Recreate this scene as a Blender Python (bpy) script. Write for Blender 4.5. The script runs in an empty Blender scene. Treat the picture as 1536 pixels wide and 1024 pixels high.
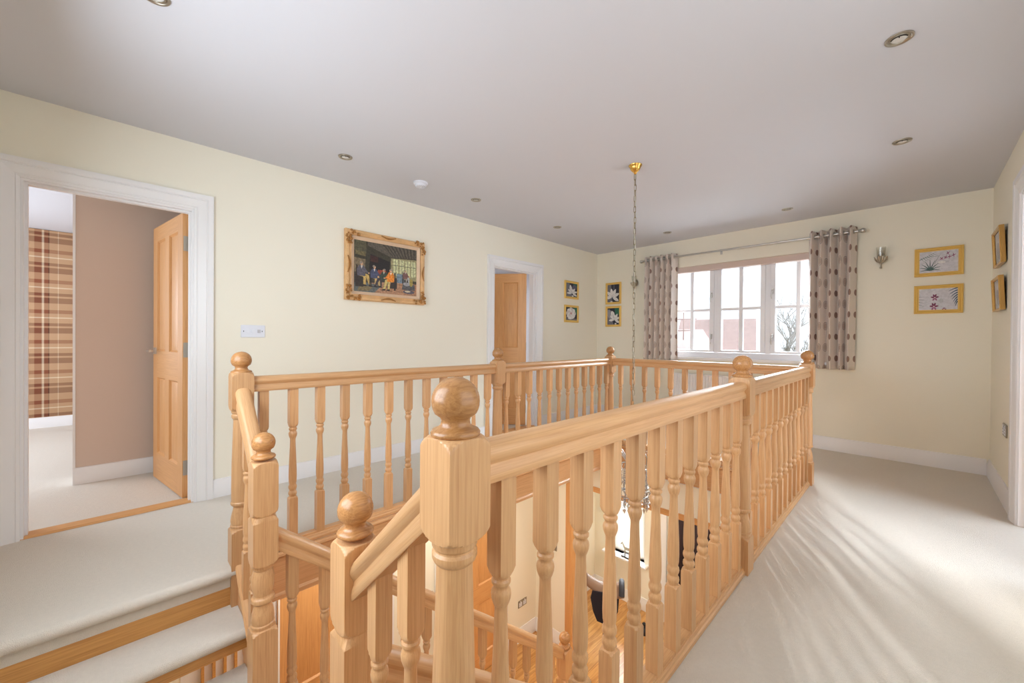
import bpy, math, random
from math import pi, sin, cos, tan, radians, sqrt, atan2
from mathutils import Vector, Matrix

random.seed(7)
SC = bpy.context.scene
COL = SC.collection

# ------------------------------------------------------------------ materials
def new_mat(name):
    m = bpy.data.materials.new(name); m.use_nodes = True
    nt = m.node_tree; nt.nodes.clear()
    out = nt.nodes.new('ShaderNodeOutputMaterial')
    return m, nt, out

def N(nt, t, **kw):
    n = nt.nodes.new(t)
    for k, v in kw.items():
        if k in n.bl_rna.properties.keys() and k not in n.inputs: setattr(n, k, v)
        else: n.inputs[k].default_value = v
    return n

def bsdf(nt, out, **kw):
    b = nt.nodes.new('ShaderNodeBsdfPrincipled')
    for k, v in kw.items(): b.inputs[k].default_value = v
    nt.links.new(b.outputs[0], out.inputs[0])
    return b

def srgb(r, g, b):
    f = lambda c: (c/255/12.92) if c/255 <= .04045 else ((c/255+.055)/1.055)**2.4
    return (f(r), f(g), f(b), 1)

def plain(name, col, rough=.5, metal=0, bump=0, bscale=200, var=.0, **kw):
    m, nt, out = new_mat(name)
    b = bsdf(nt, out, **{'Base Color': col, 'Roughness': rough, 'Metallic': metal}, **kw)
    tc = nt.nodes.new('ShaderNodeTexCoord')
    if var:
        n = N(nt, 'ShaderNodeTexNoise', Scale=bscale*.15); nt.links.new(tc.outputs['Object'], n.inputs['Vector'])
        mx = N(nt, 'ShaderNodeMix', data_type='RGBA')
        mx.inputs['A'].default_value = tuple(c*(1-var) for c in col[:3])+(1,)
        mx.inputs['B'].default_value = tuple(min(1, c*(1+var)) for c in col[:3])+(1,)
        nt.links.new(n.outputs[0], mx.inputs['Factor']); nt.links.new(mx.outputs['Result'], b.inputs['Base Color'])
    if bump:
        n = N(nt, 'ShaderNodeTexNoise', Scale=bscale, Detail=3.0); nt.links.new(tc.outputs['Object'], n.inputs['Vector'])
        bp = N(nt, 'ShaderNodeBump', Strength=bump, Distance=.01)
        nt.links.new(n.outputs[0], bp.inputs['Height']); nt.links.new(bp.outputs[0], b.inputs['Normal'])
    return m

def oak(name, axis, light, dark, rough=.38, fine=1.0, spread=.16, rot=None):
    """oak with grain running along a local axis; every object gets its own piece of timber"""
    m, nt, out = new_mat(name)
    b = bsdf(nt, out, Roughness=rough)
    b.inputs['Coat Weight'].default_value = .12; b.inputs['Coat Roughness'].default_value = .3
    tc = nt.nodes.new('ShaderNodeTexCoord'); oi = nt.nodes.new('ShaderNodeObjectInfo')
    mul = N(nt, 'ShaderNodeVectorMath', operation='MULTIPLY_ADD')
    comb = nt.nodes.new('ShaderNodeCombineXYZ')
    for i, k in enumerate((17.3, 31.7, 11.1)):
        q = N(nt, 'ShaderNodeMath', operation='MULTIPLY'); q.inputs[1].default_value = k
        nt.links.new(oi.outputs['Random'], q.inputs[0]); nt.links.new(q.outputs[0], comb.inputs[i])
    mul.inputs[1].default_value = (1, 1, 1)
    src = tc.outputs['Object']
    if rot:
        vr = N(nt, 'ShaderNodeVectorRotate', rotation_type=rot[0]); vr.inputs['Angle'].default_value = rot[1]
        nt.links.new(src, vr.inputs['Vector']); src = vr.outputs[0]
    nt.links.new(src, mul.inputs[0]); nt.links.new(comb.outputs[0], mul.inputs[2])
    def stretched(s_across, s_along, detail, dist):
        mp = nt.nodes.new('ShaderNodeMapping')
        sc = [s_across*fine]*3; sc['xyz'.index(axis)] = s_along*fine
        mp.inputs['Scale'].default_value = sc
        nt.links.new(mul.outputs[0], mp.inputs[0])
        n = N(nt, 'ShaderNodeTexNoise', Scale=1.0, Detail=detail, Roughness=.6, Distortion=dist)
        nt.links.new(mp.outputs[0], n.inputs['Vector']); return n
    n1 = stretched(170, 4.0, 3.0, .6); n2 = stretched(480, 12, 2.0, .2)
    ad = N(nt, 'ShaderNodeMath', operation='MULTIPLY_ADD'); ad.inputs[1].default_value = .35
    nt.links.new(n2.outputs[0], ad.inputs[0]); nt.links.new(n1.outputs[0], ad.inputs[2])
    cr = nt.nodes.new('ShaderNodeValToRGB')
    cr.color_ramp.elements[0].position = .34; cr.color_ramp.elements[0].color = dark
    cr.color_ramp.elements[1].position = .80; cr.color_ramp.elements[1].color = light
    nt.links.new(ad.outputs[0], cr.inputs[0])
    hs = nt.nodes.new('ShaderNodeHueSaturation')
    mr = N(nt, 'ShaderNodeMapRange'); mr.inputs['To Min'].default_value = 1-spread; mr.inputs['To Max'].default_value = 1+spread*.6
    nt.links.new(oi.outputs['Random'], mr.inputs['Value']); nt.links.new(mr.outputs[0], hs.inputs['Value'])
    nt.links.new(cr.outputs[0], hs.inputs['Color']); nt.links.new(hs.outputs[0], b.inputs['Base Color'])
    bp = N(nt, 'ShaderNodeBump', Strength=.06, Distance=.002)
    nt.links.new(n2.outputs[0], bp.inputs['Height']); nt.links.new(bp.outputs[0], b.inputs['Normal'])
    return m

OL, OD = srgb(213, 167, 119), srgb(190, 138, 90)
M = {}
for ax in 'xyz': M['oak_'+ax] = oak('oak_'+ax, ax, OL, OD)
M['oak_up'] = oak('oak_rake_up', 'x', OL, OD, rot=('Y_AXIS', atan2(.295, .35)))
M['oak_down'] = oak('oak_rake_down', 'x', OL, OD, rot=('Y_AXIS', -atan2(.295, .35)))
M['oak_flight'] = oak('oak_rake_flight', 'y', OL, OD, rot=('X_AXIS', atan2(.1857, .232)))
M['oak_ball'] = oak('oak_ball', 'y', srgb(194, 141, 88), srgb(152, 100, 55), rough=.26)
for ax in 'xyz': M['door_'+ax] = oak('door_oak_'+ax, ax, srgb(220, 166, 108), srgb(196, 138, 82), rough=.4, spread=.05)
M['riser'] = oak('riser_oak', 'y', srgb(206, 152, 86), srgb(172, 116, 56), rough=.35, spread=.05)
M['wall'] = plain('cream_emulsion', srgb(240, 235, 219), .9, bump=.02, bscale=300)
M['ceil'] = plain('ceiling_white', srgb(210, 211, 218), .95)
M['white'] = plain('white_gloss_paint', srgb(236, 235, 236), .35)
M['upvc'] = plain('white_window_paint', srgb(238, 240, 246), .3)
M['carpet'] = plain('cream_carpet', srgb(230, 222, 210), .98, bump=.7, bscale=420, var=.05)
M['beige'] = plain('taupe_emulsion', srgb(212, 192, 178), .9)
M['chrome'] = plain('brushed_steel', srgb(200, 198, 194), .28, 1)
M['nickel'] = plain('satin_nickel', srgb(176, 168, 154), .35, 1)
M['brass'] = plain('polished_brass', srgb(222, 176, 92), .22, 1)
M['bulb'] = plain('frosted_lamp_glass', srgb(225, 224, 220), .2)
M['dark'] = plain('dark_gap', srgb(38, 32, 28), .6)
M['gold'] = plain('gold_frame', srgb(232, 192, 104), .4, .15, bump=.05, bscale=60)
M['brassframe'] = plain('brass_frame', srgb(205, 162, 96), .25, .8)
M['antique'] = plain('antique_gilt', srgb(226, 182, 130), .5, .1, bump=.8, bscale=90, var=.25)
M['antique_d'] = plain('worn_gilt_carving', srgb(176, 122, 62), .45, .3, bump=.5, bscale=150, var=.35)
M['antique_l'] = plain('pale_gilt_slip', srgb(224, 194, 164), .55, .1, bump=.4, bscale=120, var=.12)
M['plastic'] = plain('white_plastic', srgb(226, 229, 238), .35)
M['plastic_d'] = plain('grey_switch', srgb(196, 196, 202), .4)
M['socket'] = plain('steel_plate', srgb(150, 142, 128), .35, .6)
M['black'] = plain('black_leather', srgb(30, 28, 34), .45, bump=.1)
M['navy'] = plain('dark_navy_cloth', srgb(28, 26, 40), .9)
M['tan'] = plain('tan_leather', srgb(128, 98, 76), .5)
M['greyl'] = plain('grey_leather', srgb(50, 49, 56), .7)
M['darkcurt'] = plain('dark_curtain_cloth', srgb(44, 26, 28), .9, var=.3, bscale=40)
M['pewter'] = plain('pewter', srgb(186, 180, 166), .4, .5)
def mat_slat():
    m, nt, out = new_mat('white_blind_slat')
    d = N(nt, 'ShaderNodeBsdfDiffuse'); d.inputs[0].default_value = srgb(245, 243, 240)
    t = N(nt, 'ShaderNodeBsdfTranslucent'); t.inputs[0].default_value = srgb(250, 244, 232)
    mx = nt.nodes.new('ShaderNodeMixShader'); mx.inputs[0].default_value = .22
    nt.links.new(d.outputs[0], mx.inputs[1]); nt.links.new(t.outputs[0], mx.inputs[2]); nt.links.new(mx.outputs[0], out.inputs[0]); return m
M['slat'] = mat_slat()
M['brick'] = plain('pale_brick', srgb(168, 136, 120), .9, var=.1)
M['roof'] = plain('roof_tiles', srgb(120, 98, 92), .9, var=.2, bscale=20)
M['hedge'] = plain('hedge_leaves', srgb(58, 92, 56), .9, var=.4, bscale=30)
M['bounce_ground'] = plain('pale_bounce_ground', srgb(206, 206, 206), .95, var=.2)  # unseen ground made pale to bounce daylight up onto the ceiling
M['bark'] = plain('bare_branches', srgb(84, 76, 68), .9)

def mat_glass():
    m, nt, out = new_mat('window_glass')
    t = N(nt, 'ShaderNodeBsdfTransparent'); t.inputs[0].default_value = (.97, .98, .98, 1)
    g = N(nt, 'ShaderNodeBsdfGlossy', Roughness=.02)
    f = N(nt, 'ShaderNodeFresnel', IOR=1.3)
    mx = nt.nodes.new('ShaderNodeMixShader')
    nt.links.new(f.outputs[0], mx.inputs[0]); nt.links.new(t.outputs[0], mx.inputs[1]); nt.links.new(g.outputs[0], mx.inputs[2])
    nt.links.new(mx.outputs[0], out.inputs[0]); return m
M['glass'] = mat_glass()

def mat_crystal():
    m, nt, out = new_mat('cut_crystal')
    t = N(nt, 'ShaderNodeBsdfTransparent'); t.inputs[0].default_value = (.8, .82, .85, 1)
    g = N(nt, 'ShaderNodeBsdfGlossy', Roughness=.05)
    mx = nt.nodes.new('ShaderNodeMixShader'); mx.inputs[0].default_value = .55
    nt.links.new(t.outputs[0], mx.inputs[1]); nt.links.new(g.outputs[0], mx.inputs[2])
    nt.links.new(mx.outputs[0], out.inputs[0]); return m
M['crystal'] = mat_crystal()

def mat_frost():
    m, nt, out = new_mat('clear_shade_glass')
    t = N(nt, 'ShaderNodeBsdfTransparent'); t.inputs[0].default_value = (.95, .95, .93, 1)
    d = N(nt, 'ShaderNodeBsdfGlossy', Roughness=.2)
    mx = nt.nodes.new('ShaderNodeMixShader'); mx.inputs[0].default_value = .12
    nt.links.new(t.outputs[0], mx.inputs[1]); nt.links.new(d.outputs[0], mx.inputs[2])
    nt.links.new(mx.outputs[0], out.inputs[0]); return m
M['shade'] = mat_frost()

def mat_vcol(name, rough, noise):
    m, nt, out = new_mat(name)
    b = bsdf(nt, out, Roughness=rough)
    a = N(nt, 'ShaderNodeVertexColor', layer_name='Col')
    if noise:
        tc = nt.nodes.new('ShaderNodeTexCoord')
        n = N(nt, 'ShaderNodeTexNoise', Scale=60.0, Detail=4.0); nt.links.new(tc.outputs['Object'], n.inputs['Vector'])
        mr = N(nt, 'ShaderNodeMapRange'); mr.inputs['From Min'].default_value = .3; mr.inputs['From Max'].default_value = .7
        mr.inputs['To Min'].default_value = 1-noise; mr.inputs['To Max'].default_value = 1+noise
        nt.links.new(n.outputs[0], mr.inputs['Value'])
        hs = nt.nodes.new('ShaderNodeHueSaturation'); nt.links.new(a.outputs[0], hs.inputs['Color'])
        nt.links.new(mr.outputs[0], hs.inputs['Value']); nt.links.new(hs.outputs[0], b.inputs['Base Color'])
    else: nt.links.new(a.outputs[0], b.inputs['Base Color'])
    return m
M['paint'] = mat_vcol('oil_paint', .45, .45)
M['print'] = mat_vcol('printed_paper', .5, .12)

def mth(nt, op, a, b=None, c=None):
    n = N(nt, 'ShaderNodeMath', operation=op)
    for i, v in enumerate((a, b, c)):
        if v is None: continue
        if isinstance(v, (int, float)): n.inputs[i].default_value = v
        else: nt.links.new(v, n.inputs[i])
    return n.outputs[0]

def mat_curtain():
    m, nt, out = new_mat('dotted_curtain_cloth')
    b = bsdf(nt, out, Roughness=.85)
    uv = nt.nodes.new('ShaderNodeUVMap'); uv.uv_map = 'UVMap'
    sp = nt.nodes.new('ShaderNodeSeparateXYZ'); nt.links.new(uv.outputs[0], sp.inputs[0])
    px, pz = .115, .215
    u = mth(nt, 'DIVIDE', sp.outputs[0], px); cu = mth(nt, 'FLOOR', u); par = mth(nt, 'MODULO', mth(nt, 'FLOOR', mth(nt, 'DIVIDE', u, 2.0)), 2.0)
    v = mth(nt, 'MULTIPLY_ADD', par, .5, mth(nt, 'DIVIDE', sp.outputs[1], pz))
    fu = mth(nt, 'MULTIPLY', mth(nt, 'SUBTRACT', mth(nt, 'SUBTRACT', u, cu), .5), px)
    fv = mth(nt, 'MULTIPLY', mth(nt, 'SUBTRACT', mth(nt, 'FRACT', v), .5), pz)
    d = mth(nt, 'SQRT', mth(nt, 'ADD', mth(nt, 'MULTIPLY', fu, fu), mth(nt, 'MULTIPLY', fv, fv)))
    disc = mth(nt, 'LESS_THAN', d, .030)
    ring = mth(nt, 'MULTIPLY', mth(nt, 'LESS_THAN', d, .040), mth(nt, 'GREATER_THAN', d, .0365))
    inner = mth(nt, 'LESS_THAN', d, .030)
    def mixc(f, a, bcol):
        x = N(nt, 'ShaderNodeMix', data_type='RGBA')
        if isinstance(a, tuple): x.inputs['A'].default_value = a
        else: nt.links.new(a, x.inputs['A'])
        x.inputs['B'].default_value = bcol
        nt.links.new(f, x.inputs['Factor']); return x.outputs['Result']
    base = srgb(230, 220, 212)
    dark = mixc(disc, base, srgb(152, 124, 114))
    c2 = mixc(inner, base, srgb(196, 180, 170)); c2 = mixc(ring, c2, srgb(92, 70, 66))
    x = N(nt, 'ShaderNodeMix', data_type='RGBA')
    nt.links.new(par, x.inputs['Factor']); nt.links.new(dark, x.inputs['A']); nt.links.new(c2, x.inputs['B'])
    nt.links.new(x.outputs['Result'], b.inputs['Base Color'])
    return m
M['curtain'] = mat_curtain()

def mat_plaid():
    m, nt, out = new_mat('tartan_wallpaper')
    b = bsdf(nt, out, Roughness=.85)
    tc = nt.nodes.new('ShaderNodeTexCoord'); sp = nt.nodes.new('ShaderNodeSeparateXYZ')
    nt.links.new(tc.outputs['Object'], sp.inputs[0])
    def stripes(s, period, els):
        f = mth(nt, 'FRACT', mth(nt, 'DIVIDE', s, period))
        cr = nt.nodes.new('ShaderNodeValToRGB'); cr.color_ramp.interpolation = 'CONSTANT'
        e = cr.color_ramp.elements
        while len(e) < len(els): e.new(.5)
        for i, (p, c) in enumerate(els): e[i].position = p; e[i].color = c
        nt.links.new(f, cr.inputs[0]); return cr.outputs[0]
    tan_, br, cream, bk, rust = srgb(180, 144, 110), srgb(104, 58, 36), srgb(222, 204, 176), srgb(50, 36, 32), srgb(128, 72, 46)
    vy = stripes(sp.outputs[1], .42, [(0, tan_), (.10, bk), (.115, tan_), (.22, cream), (.25, tan_), (.36, rust), (.50, cream), (.54, rust), (.62, bk), (.64, tan_), (.8, cream), (.815, tan_)])
    vz = stripes(sp.outputs[2], .36, [(0, tan_), (.12, br), (.30, tan_), (.36, br), (.46, tan_), (.62, cream), (.66, tan_), (.78, rust), (.9, tan_)])
    x = N(nt, 'ShaderNodeMix', data_type='RGBA', blend_type='MIX'); x.inputs['Factor'].default_value = .55
    nt.links.new(vy, x.inputs['A']); nt.links.new(vz, x.inputs['B'])
    nt.links.new(x.outputs['Result'], b.inputs['Base Color']); return m
M['plaid'] = mat_plaid()

def mat_boards():
    m, nt, out = new_mat('oak_floorboards')
    b = bsdf(nt, out, Roughness=.32)
    tc = nt.nodes.new('ShaderNodeTexCoord'); sp = nt.nodes.new('ShaderNodeSeparateXYZ')
    nt.links.new(tc.outputs['Object'], sp.inputs[0])
    w = .14
    bx = mth(nt, 'DIVIDE', sp.outputs[0], w); bi = mth(nt, 'FLOOR', bx); fr = mth(nt, 'FRACT', bx)
    wn = N(nt, 'ShaderNodeTexWhiteNoise', noise_dimensions='1D'); nt.links.new(bi, wn.inputs['W'])
    cb = nt.nodes.new('ShaderNodeCombineXYZ')
    nt.links.new(mth(nt, 'MULTIPLY', sp.outputs[0], 28.0), cb.inputs[0])
    nt.links.new(mth(nt, 'MULTIPLY_ADD', sp.outputs[1], 2.5, mth(nt, 'MULTIPLY', wn.outputs[0], 40.0)), cb.inputs[1])
    n = N(nt, 'ShaderNodeTexNoise', Scale=1.0, Detail=4.0, Distortion=1.0); nt.links.new(cb.outputs[0], n.inputs['Vector'])
    cr = nt.nodes.new('ShaderNodeValToRGB')
    cr.color_ramp.elements[0].position = .3; cr.color_ramp.elements[0].color = srgb(176, 118, 58)
    cr.color_ramp.elements[1].position = .68; cr.color_ramp.elements[1].color = srgb(224, 172, 106)
    nt.links.new(n.outputs[0], cr.inputs[0])
    hs = nt.nodes.new('ShaderNodeHueSaturation')
    nt.links.new(mth(nt, 'MULTIPLY_ADD', wn.outputs[0], .25, .85), hs.inputs['Value']); nt.links.new(cr.outputs[0], hs.inputs['Color'])
    vo = N(nt, 'ShaderNodeTexVoronoi', Scale=2.6); nt.links.new(tc.outputs['Object'], vo.inputs['Vector'])
    knot = mth(nt, 'LESS_THAN', vo.outputs['Distance'], .075)
    gap = mth(nt, 'LESS_THAN', fr, .022)
    x = N(nt, 'ShaderNodeMix', data_type='RGBA'); x.inputs['B'].default_value = srgb(110, 66, 32)
    nt.links.new(mth(nt, 'MAXIMUM', mth(nt, 'MULTIPLY', knot, .7), mth(nt, 'MULTIPLY', gap, .75)), x.inputs['Factor'])
    nt.links.new(hs.outputs[0], x.inputs['A']); nt.links.new(x.outputs['Result'], b.inputs['Base Color']); return m
M['boards'] = mat_boards()

# ------------------------------------------------------------------ mesh builder
class MB:
    def __init__(s): s.v = []; s.f = []; s.m = []; s.c = []; s.uv = None
    def add(s, vs, fs, mi=0):
        o = len(s.v); s.v += [tuple(v) for v in vs]; s.f += [tuple(i+o for i in f) for f in fs]; s.m += [mi]*len(fs); return s
    def box(s, x0, x1, y0, y1, z0, z1, mi=0):
        vs = [(x, y, z) for x in (x0, x1) for y in (y0, y1) for z in (z0, z1)]
        return s.add(vs, [(0, 1, 3, 2), (4, 6, 7, 5), (0, 4, 5, 1), (2, 3, 7, 6), (0, 2, 6, 4), (1, 5, 7, 3)], mi)
    def prism(s, prof, a, b, mi=0):
        """closed 2D profile [(p,q)] placed by functions a(p,q), b(p,q) -> 3D at the two ends"""
        n = len(prof); vs = [a(p, q) for p, q in prof]+[b(p, q) for p, q in prof]
        fs = [(i, (i+1) % n, n+(i+1) % n, n+i) for i in range(n)]+[tuple(range(n))[::-1], tuple(range(n, 2*n))]
        return s.add(vs, fs, mi)
    def loft(s, secs, h, n, cx=0, cy=0, mi=0):
        """(z, R) sections; each ring is a circle of radius R cut by a square of half-width h"""
        vs = []; fs = []; full = []
        for i, (z, R) in enumerate(secs):                       # hold the flat faces of square blocks flat right up to their ends
            sq = R > h*1.4142
            if sq and i and secs[i-1][1] > h*1.4142 and z-secs[i-1][0] > .006: full += [(secs[i-1][0]+.0008, R), (z-.0008, R)]
            full.append((z, R))
        secs = full
        for z, R in secs:
            for k in range(n):
                a = 2*pi*(k)/n + (pi/4)
                if n >= 64:                                     # more points towards the arrises
                    sd, j = divmod(k, n//4); a = pi/2*(sd+1)+atan2(-cos(pi*j/(n//4)), 1)
                q = h/max(abs(cos(a)), abs(sin(a))); r = min(q, R)
                vs.append((cx+r*cos(a), cy+r*sin(a), z))
        for i in range(len(secs)-1):
            for k in range(n):
                fs.append((i*n+k, i*n+(k+1) % n, (i+1)*n+(k+1) % n, (i+1)*n+k))
        fs.append(tuple(range(n))[::-1]); fs.append(tuple((len(secs)-1)*n+k for k in range(n)))
        return s.add(vs, fs, mi)
    def lathe(s, secs, n=24, cx=0, cy=0, mi=0): return s.loft(secs, 99, n, cx, cy, mi)
    def sphere(s, c, r, nu=24, nv=14, sz=1, mi=0):
        secs = [(c[2]-r*sz*cos(pi*j/nv), max(1e-4, r*sin(pi*j/nv))) for j in range(nv+1)]
        return s.lathe(secs, nu, c[0], c[1], mi)
    def tube(s, pts, r, n=8, closed=False, mi=0):
        P = [Vector(p) for p in pts]; m = len(P); vs = []; fs = []
        R = r if isinstance(r, (list, tuple)) else [r]*m
        up = Vector((0, 0, 1)); prev = None
        for i, p in enumerate(P):
            t = (P[(i+1) % m]-P[i-1]) if closed else (P[min(i+1, m-1)]-P[max(i-1, 0)])
            t.normalize()
            if prev is None:
                a = up if abs(t.z) < .9 else Vector((1, 0, 0)); u = t.cross(a).normalized()
            else: u = (prev-t*prev.dot(t)).normalized()
            prev = u; w = t.cross(u)
            for k in range(n):
                q = 2*pi*k/n; vs.append(p+(u*cos(q)+w*sin(q))*R[i])
        for i in range(m if closed else m-1):
            for k in range(n):
                fs.append((i*n+k, i*n+(k+1) % n, ((i+1) % m)*n+(k+1) % n, ((i+1) % m)*n+k))
        if not closed: fs += [tuple(range(n))[::-1], tuple((m-1)*n+k for k in range(n))]
        return s.add(vs, fs, mi)
    def mesh(s, name, mats, ang=35, smooth=True):
        me = bpy.data.meshes.new(name); me.from_pydata(s.v, [], s.f)
        for m in (mats if isinstance(mats, (list, tuple)) else [mats]): me.materials.append(M[m] if isinstance(m, str) else m)
        me.polygons.foreach_set('material_index', s.m)
        import bmesh
        bm = bmesh.new(); bm.from_mesh(me); bmesh.ops.recalc_face_normals(bm, faces=bm.faces); bm.to_mesh(me); bm.free()
        if smooth:
            me.polygons.foreach_set('use_smooth', [True]*len(me.polygons)); me.set_sharp_from_angle(angle=radians(ang))
        me.update(); return me

def link(name, data, parent=None, loc=(0, 0, 0), rz=0, kind=None):
    o = bpy.data.objects.new(name, data); COL.objects.link(o); o.location = loc; o.rotation_euler = (0, 0, rz)
    if parent: o.parent = parent
    if kind: o['kind'] = kind
    return o
def part(name, mb, mats, parent, loc=(0, 0, 0), rz=0, **kw): return link(name, mb.mesh(name, mats, **kw), parent, loc, rz)
def struct(name, mb, mats, parent=None, loc=(0, 0, 0), rz=0, **kw):
    return link(name, mb.mesh(name, mats, **kw), parent, loc, rz, None if parent else 'structure')
def thing(name, label, cat, loc=(0, 0, 0), rz=0, group=None):
    o = link(name, None, None, loc, rz); o['label'] = label; o['category'] = cat
    if group: o['group'] = group
    return o
def bevel(o, w=.003, seg=2):
    b = o.modifiers.new('bevel', 'BEVEL'); b.width = w; b.segments = seg; b.limit_method = 'ANGLE'; b.angle_limit = radians(40); return o

# ------------------------------------------------------------------ key dimensions (metres, eye point over the origin)
XL, XR, YF, YB, ZC = -3.364, .452, 5.135, -.47, 2.379
ZG = -2.6                                   # floor of the hall downstairs
LX, RX, Y0, Y1, Y2 = -2.315, -.58, .434, 2.14, 3.8      # centre lines of the balustrade
MX = (LX+RX)/2
WT = .11

# ------------------------------------------------------------------ setting: upstairs shell
def wall_with_holes(axis, c0, c1, u0, u1, z0, z1, holes):
    """wall slab between c0..c1 on its thin axis, running u0..u1, holes=[(ua,ub,za,zb)]"""
    mb = MB()
    def bx(ua, ub, za, zb):
        if ub-ua < 1e-4 or zb-za < 1e-4: return
        if axis == 'x': mb.box(c0, c1, ua, ub, za, zb)
        else: mb.box(ua, ub, c0, c1, za, zb)
    cur = u0
    for ua, ub, za, zb in sorted(holes):
        bx(cur, ua, z0, z1); bx(ua, ub, z0, za); bx(ua, ub, zb, z1); cur = ub
    bx(cur, u1, z0, z1); return mb

D1 = (-.366, .364); D2 = (3.04, 3.765); DH = 1.94
struct('wall_left', wall_with_holes('x', XL-WT, XL, YB-WT, YF+.3, 0, ZC, [(D1[0], D1[1], 0, DH), (D2[0], D2[1], 0, DH)]), 'wall')
WX0, WX1, WZ0, WZ1 = -2.27, -.67, .885, 2.035
struct('wall_far', wall_with_holes('y', YF, YF+.30, XL, XR+WT, 0, ZC, [(WX0, WX1, WZ0, WZ1)]), 'wall')
struct('wall_right', wall_with_holes('x', XR, XR+WT, YB-WT, YF, 0, ZC, [(2.94, 3.86, 0, 2.0)]), 'wall')
BW = (-2.35, -.45, .55, 2.1)
struct('wall_back', wall_with_holes('y', YB-WT, YB, XL, XR, ZG, ZC, []), 'wall')
struct('ceiling', MB().box(XL-WT, XR+WT, YB-WT, YF+.3, ZC, ZC+.08), 'ceil')

fl = MB()
SLX = -2.30
fl.box(XL, LX+.03, Y0-.02, YF, -.10, 0); fl.box(XL, SLX, YB, Y0-.02, -.10, 0)
fl.box(LX+.03, RX-.03, Y2-.03, YF, -.10, 0)
fl.box(RX-.03, XR, Y0-.02, YF, -.10, 0); fl.box(2*MX-SLX, XR, YB, Y0-.02, -.10, 0)
floor = struct('floor', fl, 'carpet')
def nosing_prof(d, r, back):
    """side view of a carpeted nosing: front at p=0 pointing +p, top at q=0"""
    pts = [(-back, 0)]+([(-r-.003, 0)] if back > r+.004 else [])
    for k in range(10):
        a = pi/2-k*pi/9
        pts.append((-r+r*cos(a), -r+r*sin(a)))
    pts += [(-r*.9, -d), (-back, -d)]
    return pts
for sgn, xf in ((1, -2.268), (-1, 2*MX+2.268)):
    pr = nosing_prof(.058, .026, .0319)
    struct('nosing', MB().prism(pr, lambda p, q: (xf+sgn*p, YB+.001, q), lambda p, q: (xf+sgn*p, Y0-.022, q)), 'carpet', floor)

# aprons (oak boards that hide the floor edge round the stairwell)
def apron(name, a, b, nx, ny):
    """a,b: ends (x,y) of the visible face; (nx,ny) points into the well"""
    mb = MB()
    prof = [(0, -.002), (.022, -.002), (.026, -.008), (.026, -.018), (.018, -.026), (.012, -.03), (.012, -.205), (.016, -.21), (.022, -.216), (.022, -.236), (0, -.236)]
    f = lambda e: (lambda p, q: (e[0]+nx*p, e[1]+ny*p, q))
    mb.prism(prof, f(a), f(b)); return struct(name, mb, 'oak_y' if nx else 'oak_x')
apron('trim_1', (LX+.03, Y0-.02), (LX+.03, Y2-.03), 1, 0)
apron('trim_2', (RX-.03, Y0-.02), (RX-.03, Y2-.03), -1, 0)
apron('trim_3', (LX+.056, Y2-.03), (RX-.056, Y2-.03), 0, -1)

# skirting
SK = [(0, 0), (.018, 0), (.018, .088), (.014, .094), (.014, .104), (.008, .114), (.008, .122), (0, .124)]
def skirt(name, a, b, nx, ny, z=0, h=1.0, mat='white'):
    f = lambda e: (lambda p, q: (e[0]+nx*p, e[1]+ny*p, z+q*h))
    return struct(name, MB().prism(SK, f(a), f(b)), mat)
AW = .102
skirt('baseboard_left', (XL, D1[1]+AW), (XL, D2[0]-AW), 1, 0)
skirt('baseboard_left.001', (XL, D2[1]+AW), (XL, YF), 1, 0)
skirt('baseboard_far', (XL+.018, YF), (XR-.018, YF), 0, -1, h=1.08)
skirt('baseboard_right', (XR, 3.962), (XR, YF), -1, 0, h=1.08)

# door frames: lining + moulded architrave
AP = [(0, 0), (0, .012), (.012, .016), (.016, .013), (.022, .016), (.045, .02), (.062, .024), (.068, .020), (.074, .026), (.09, .028), (.102, .028), (.102, 0)]
def door_frame(name, xw, nx, ya, yb, h, depth, z0=0, mat='white', head=True):
    mb = MB()
    P = lambda y, z: (lambda p, q: (xw+nx*q, y(p), z(p)))
    mb.prism(AP, lambda p, q: (xw+nx*q, ya-p, z0), lambda p, q: (xw+nx*q, ya-p, h+p))
    mb.prism(AP, lambda p, q: (xw+nx*q, yb+p, z0), lambda p, q: (xw+nx*q, yb+p, h+p))
    mb.prism(AP, lambda p, q: (xw+nx*q, ya-p, h+p), lambda p, q: (xw+nx*q, yb+p, h+p))
    t = .012
    x0, x1 = sorted((xw+nx*.002, xw-nx*(depth+.005)))
    mb.box(x0, x1, ya-.001, ya+t, z0, h); mb.box(x0, x1, yb-t, yb+.001, z0, h); mb.box(x0, x1, ya+t, yb-t, h-t, h+.001)
    xm = xw-nx*depth*.55; xs = sorted((xm, xm-nx*.03*0+nx*.032))
    mb.box(xs[0], xs[1], ya+t, ya+t+.012, z0, h-t); mb.box(xs[0], xs[1], yb-t-.012, yb-t, z0, h-t); mb.box(xs[0], xs[1], ya+t+.012, yb-t-.012, h-t-.012, h-t)
    return struct(name, mb, mat, ang=12)
door_frame('trim_4', XL, 1, D1[0], D1[1], DH, WT)
door_frame('trim_5', XL, 1, D2[0], D2[1], DH, WT)
door_frame('trim_6', XR, -1, 2.94, 3.86, 2.0, WT)
struct('trim_7', MB().prism([(0, 0), (.012, .009), (.094, .009), (.106, 0), (.106, -.001), (0, -.001)], lambda p, q: (XL-p+.004, D1[0]-.035, q+.002), lambda p, q: (XL-p+.004, D1[1]+.035, q+.002)), 'door_y')
struct('trim_8', MB().prism([(0, 0), (.012, .009), (.094, .009), (.106, 0), (.106, -.001), (0, -.001)], lambda p, q: (XL-p+.004, D2[0], q+.002), lambda p, q: (XL-p+.004, D2[1], q+.002)), 'door_y')

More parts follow.
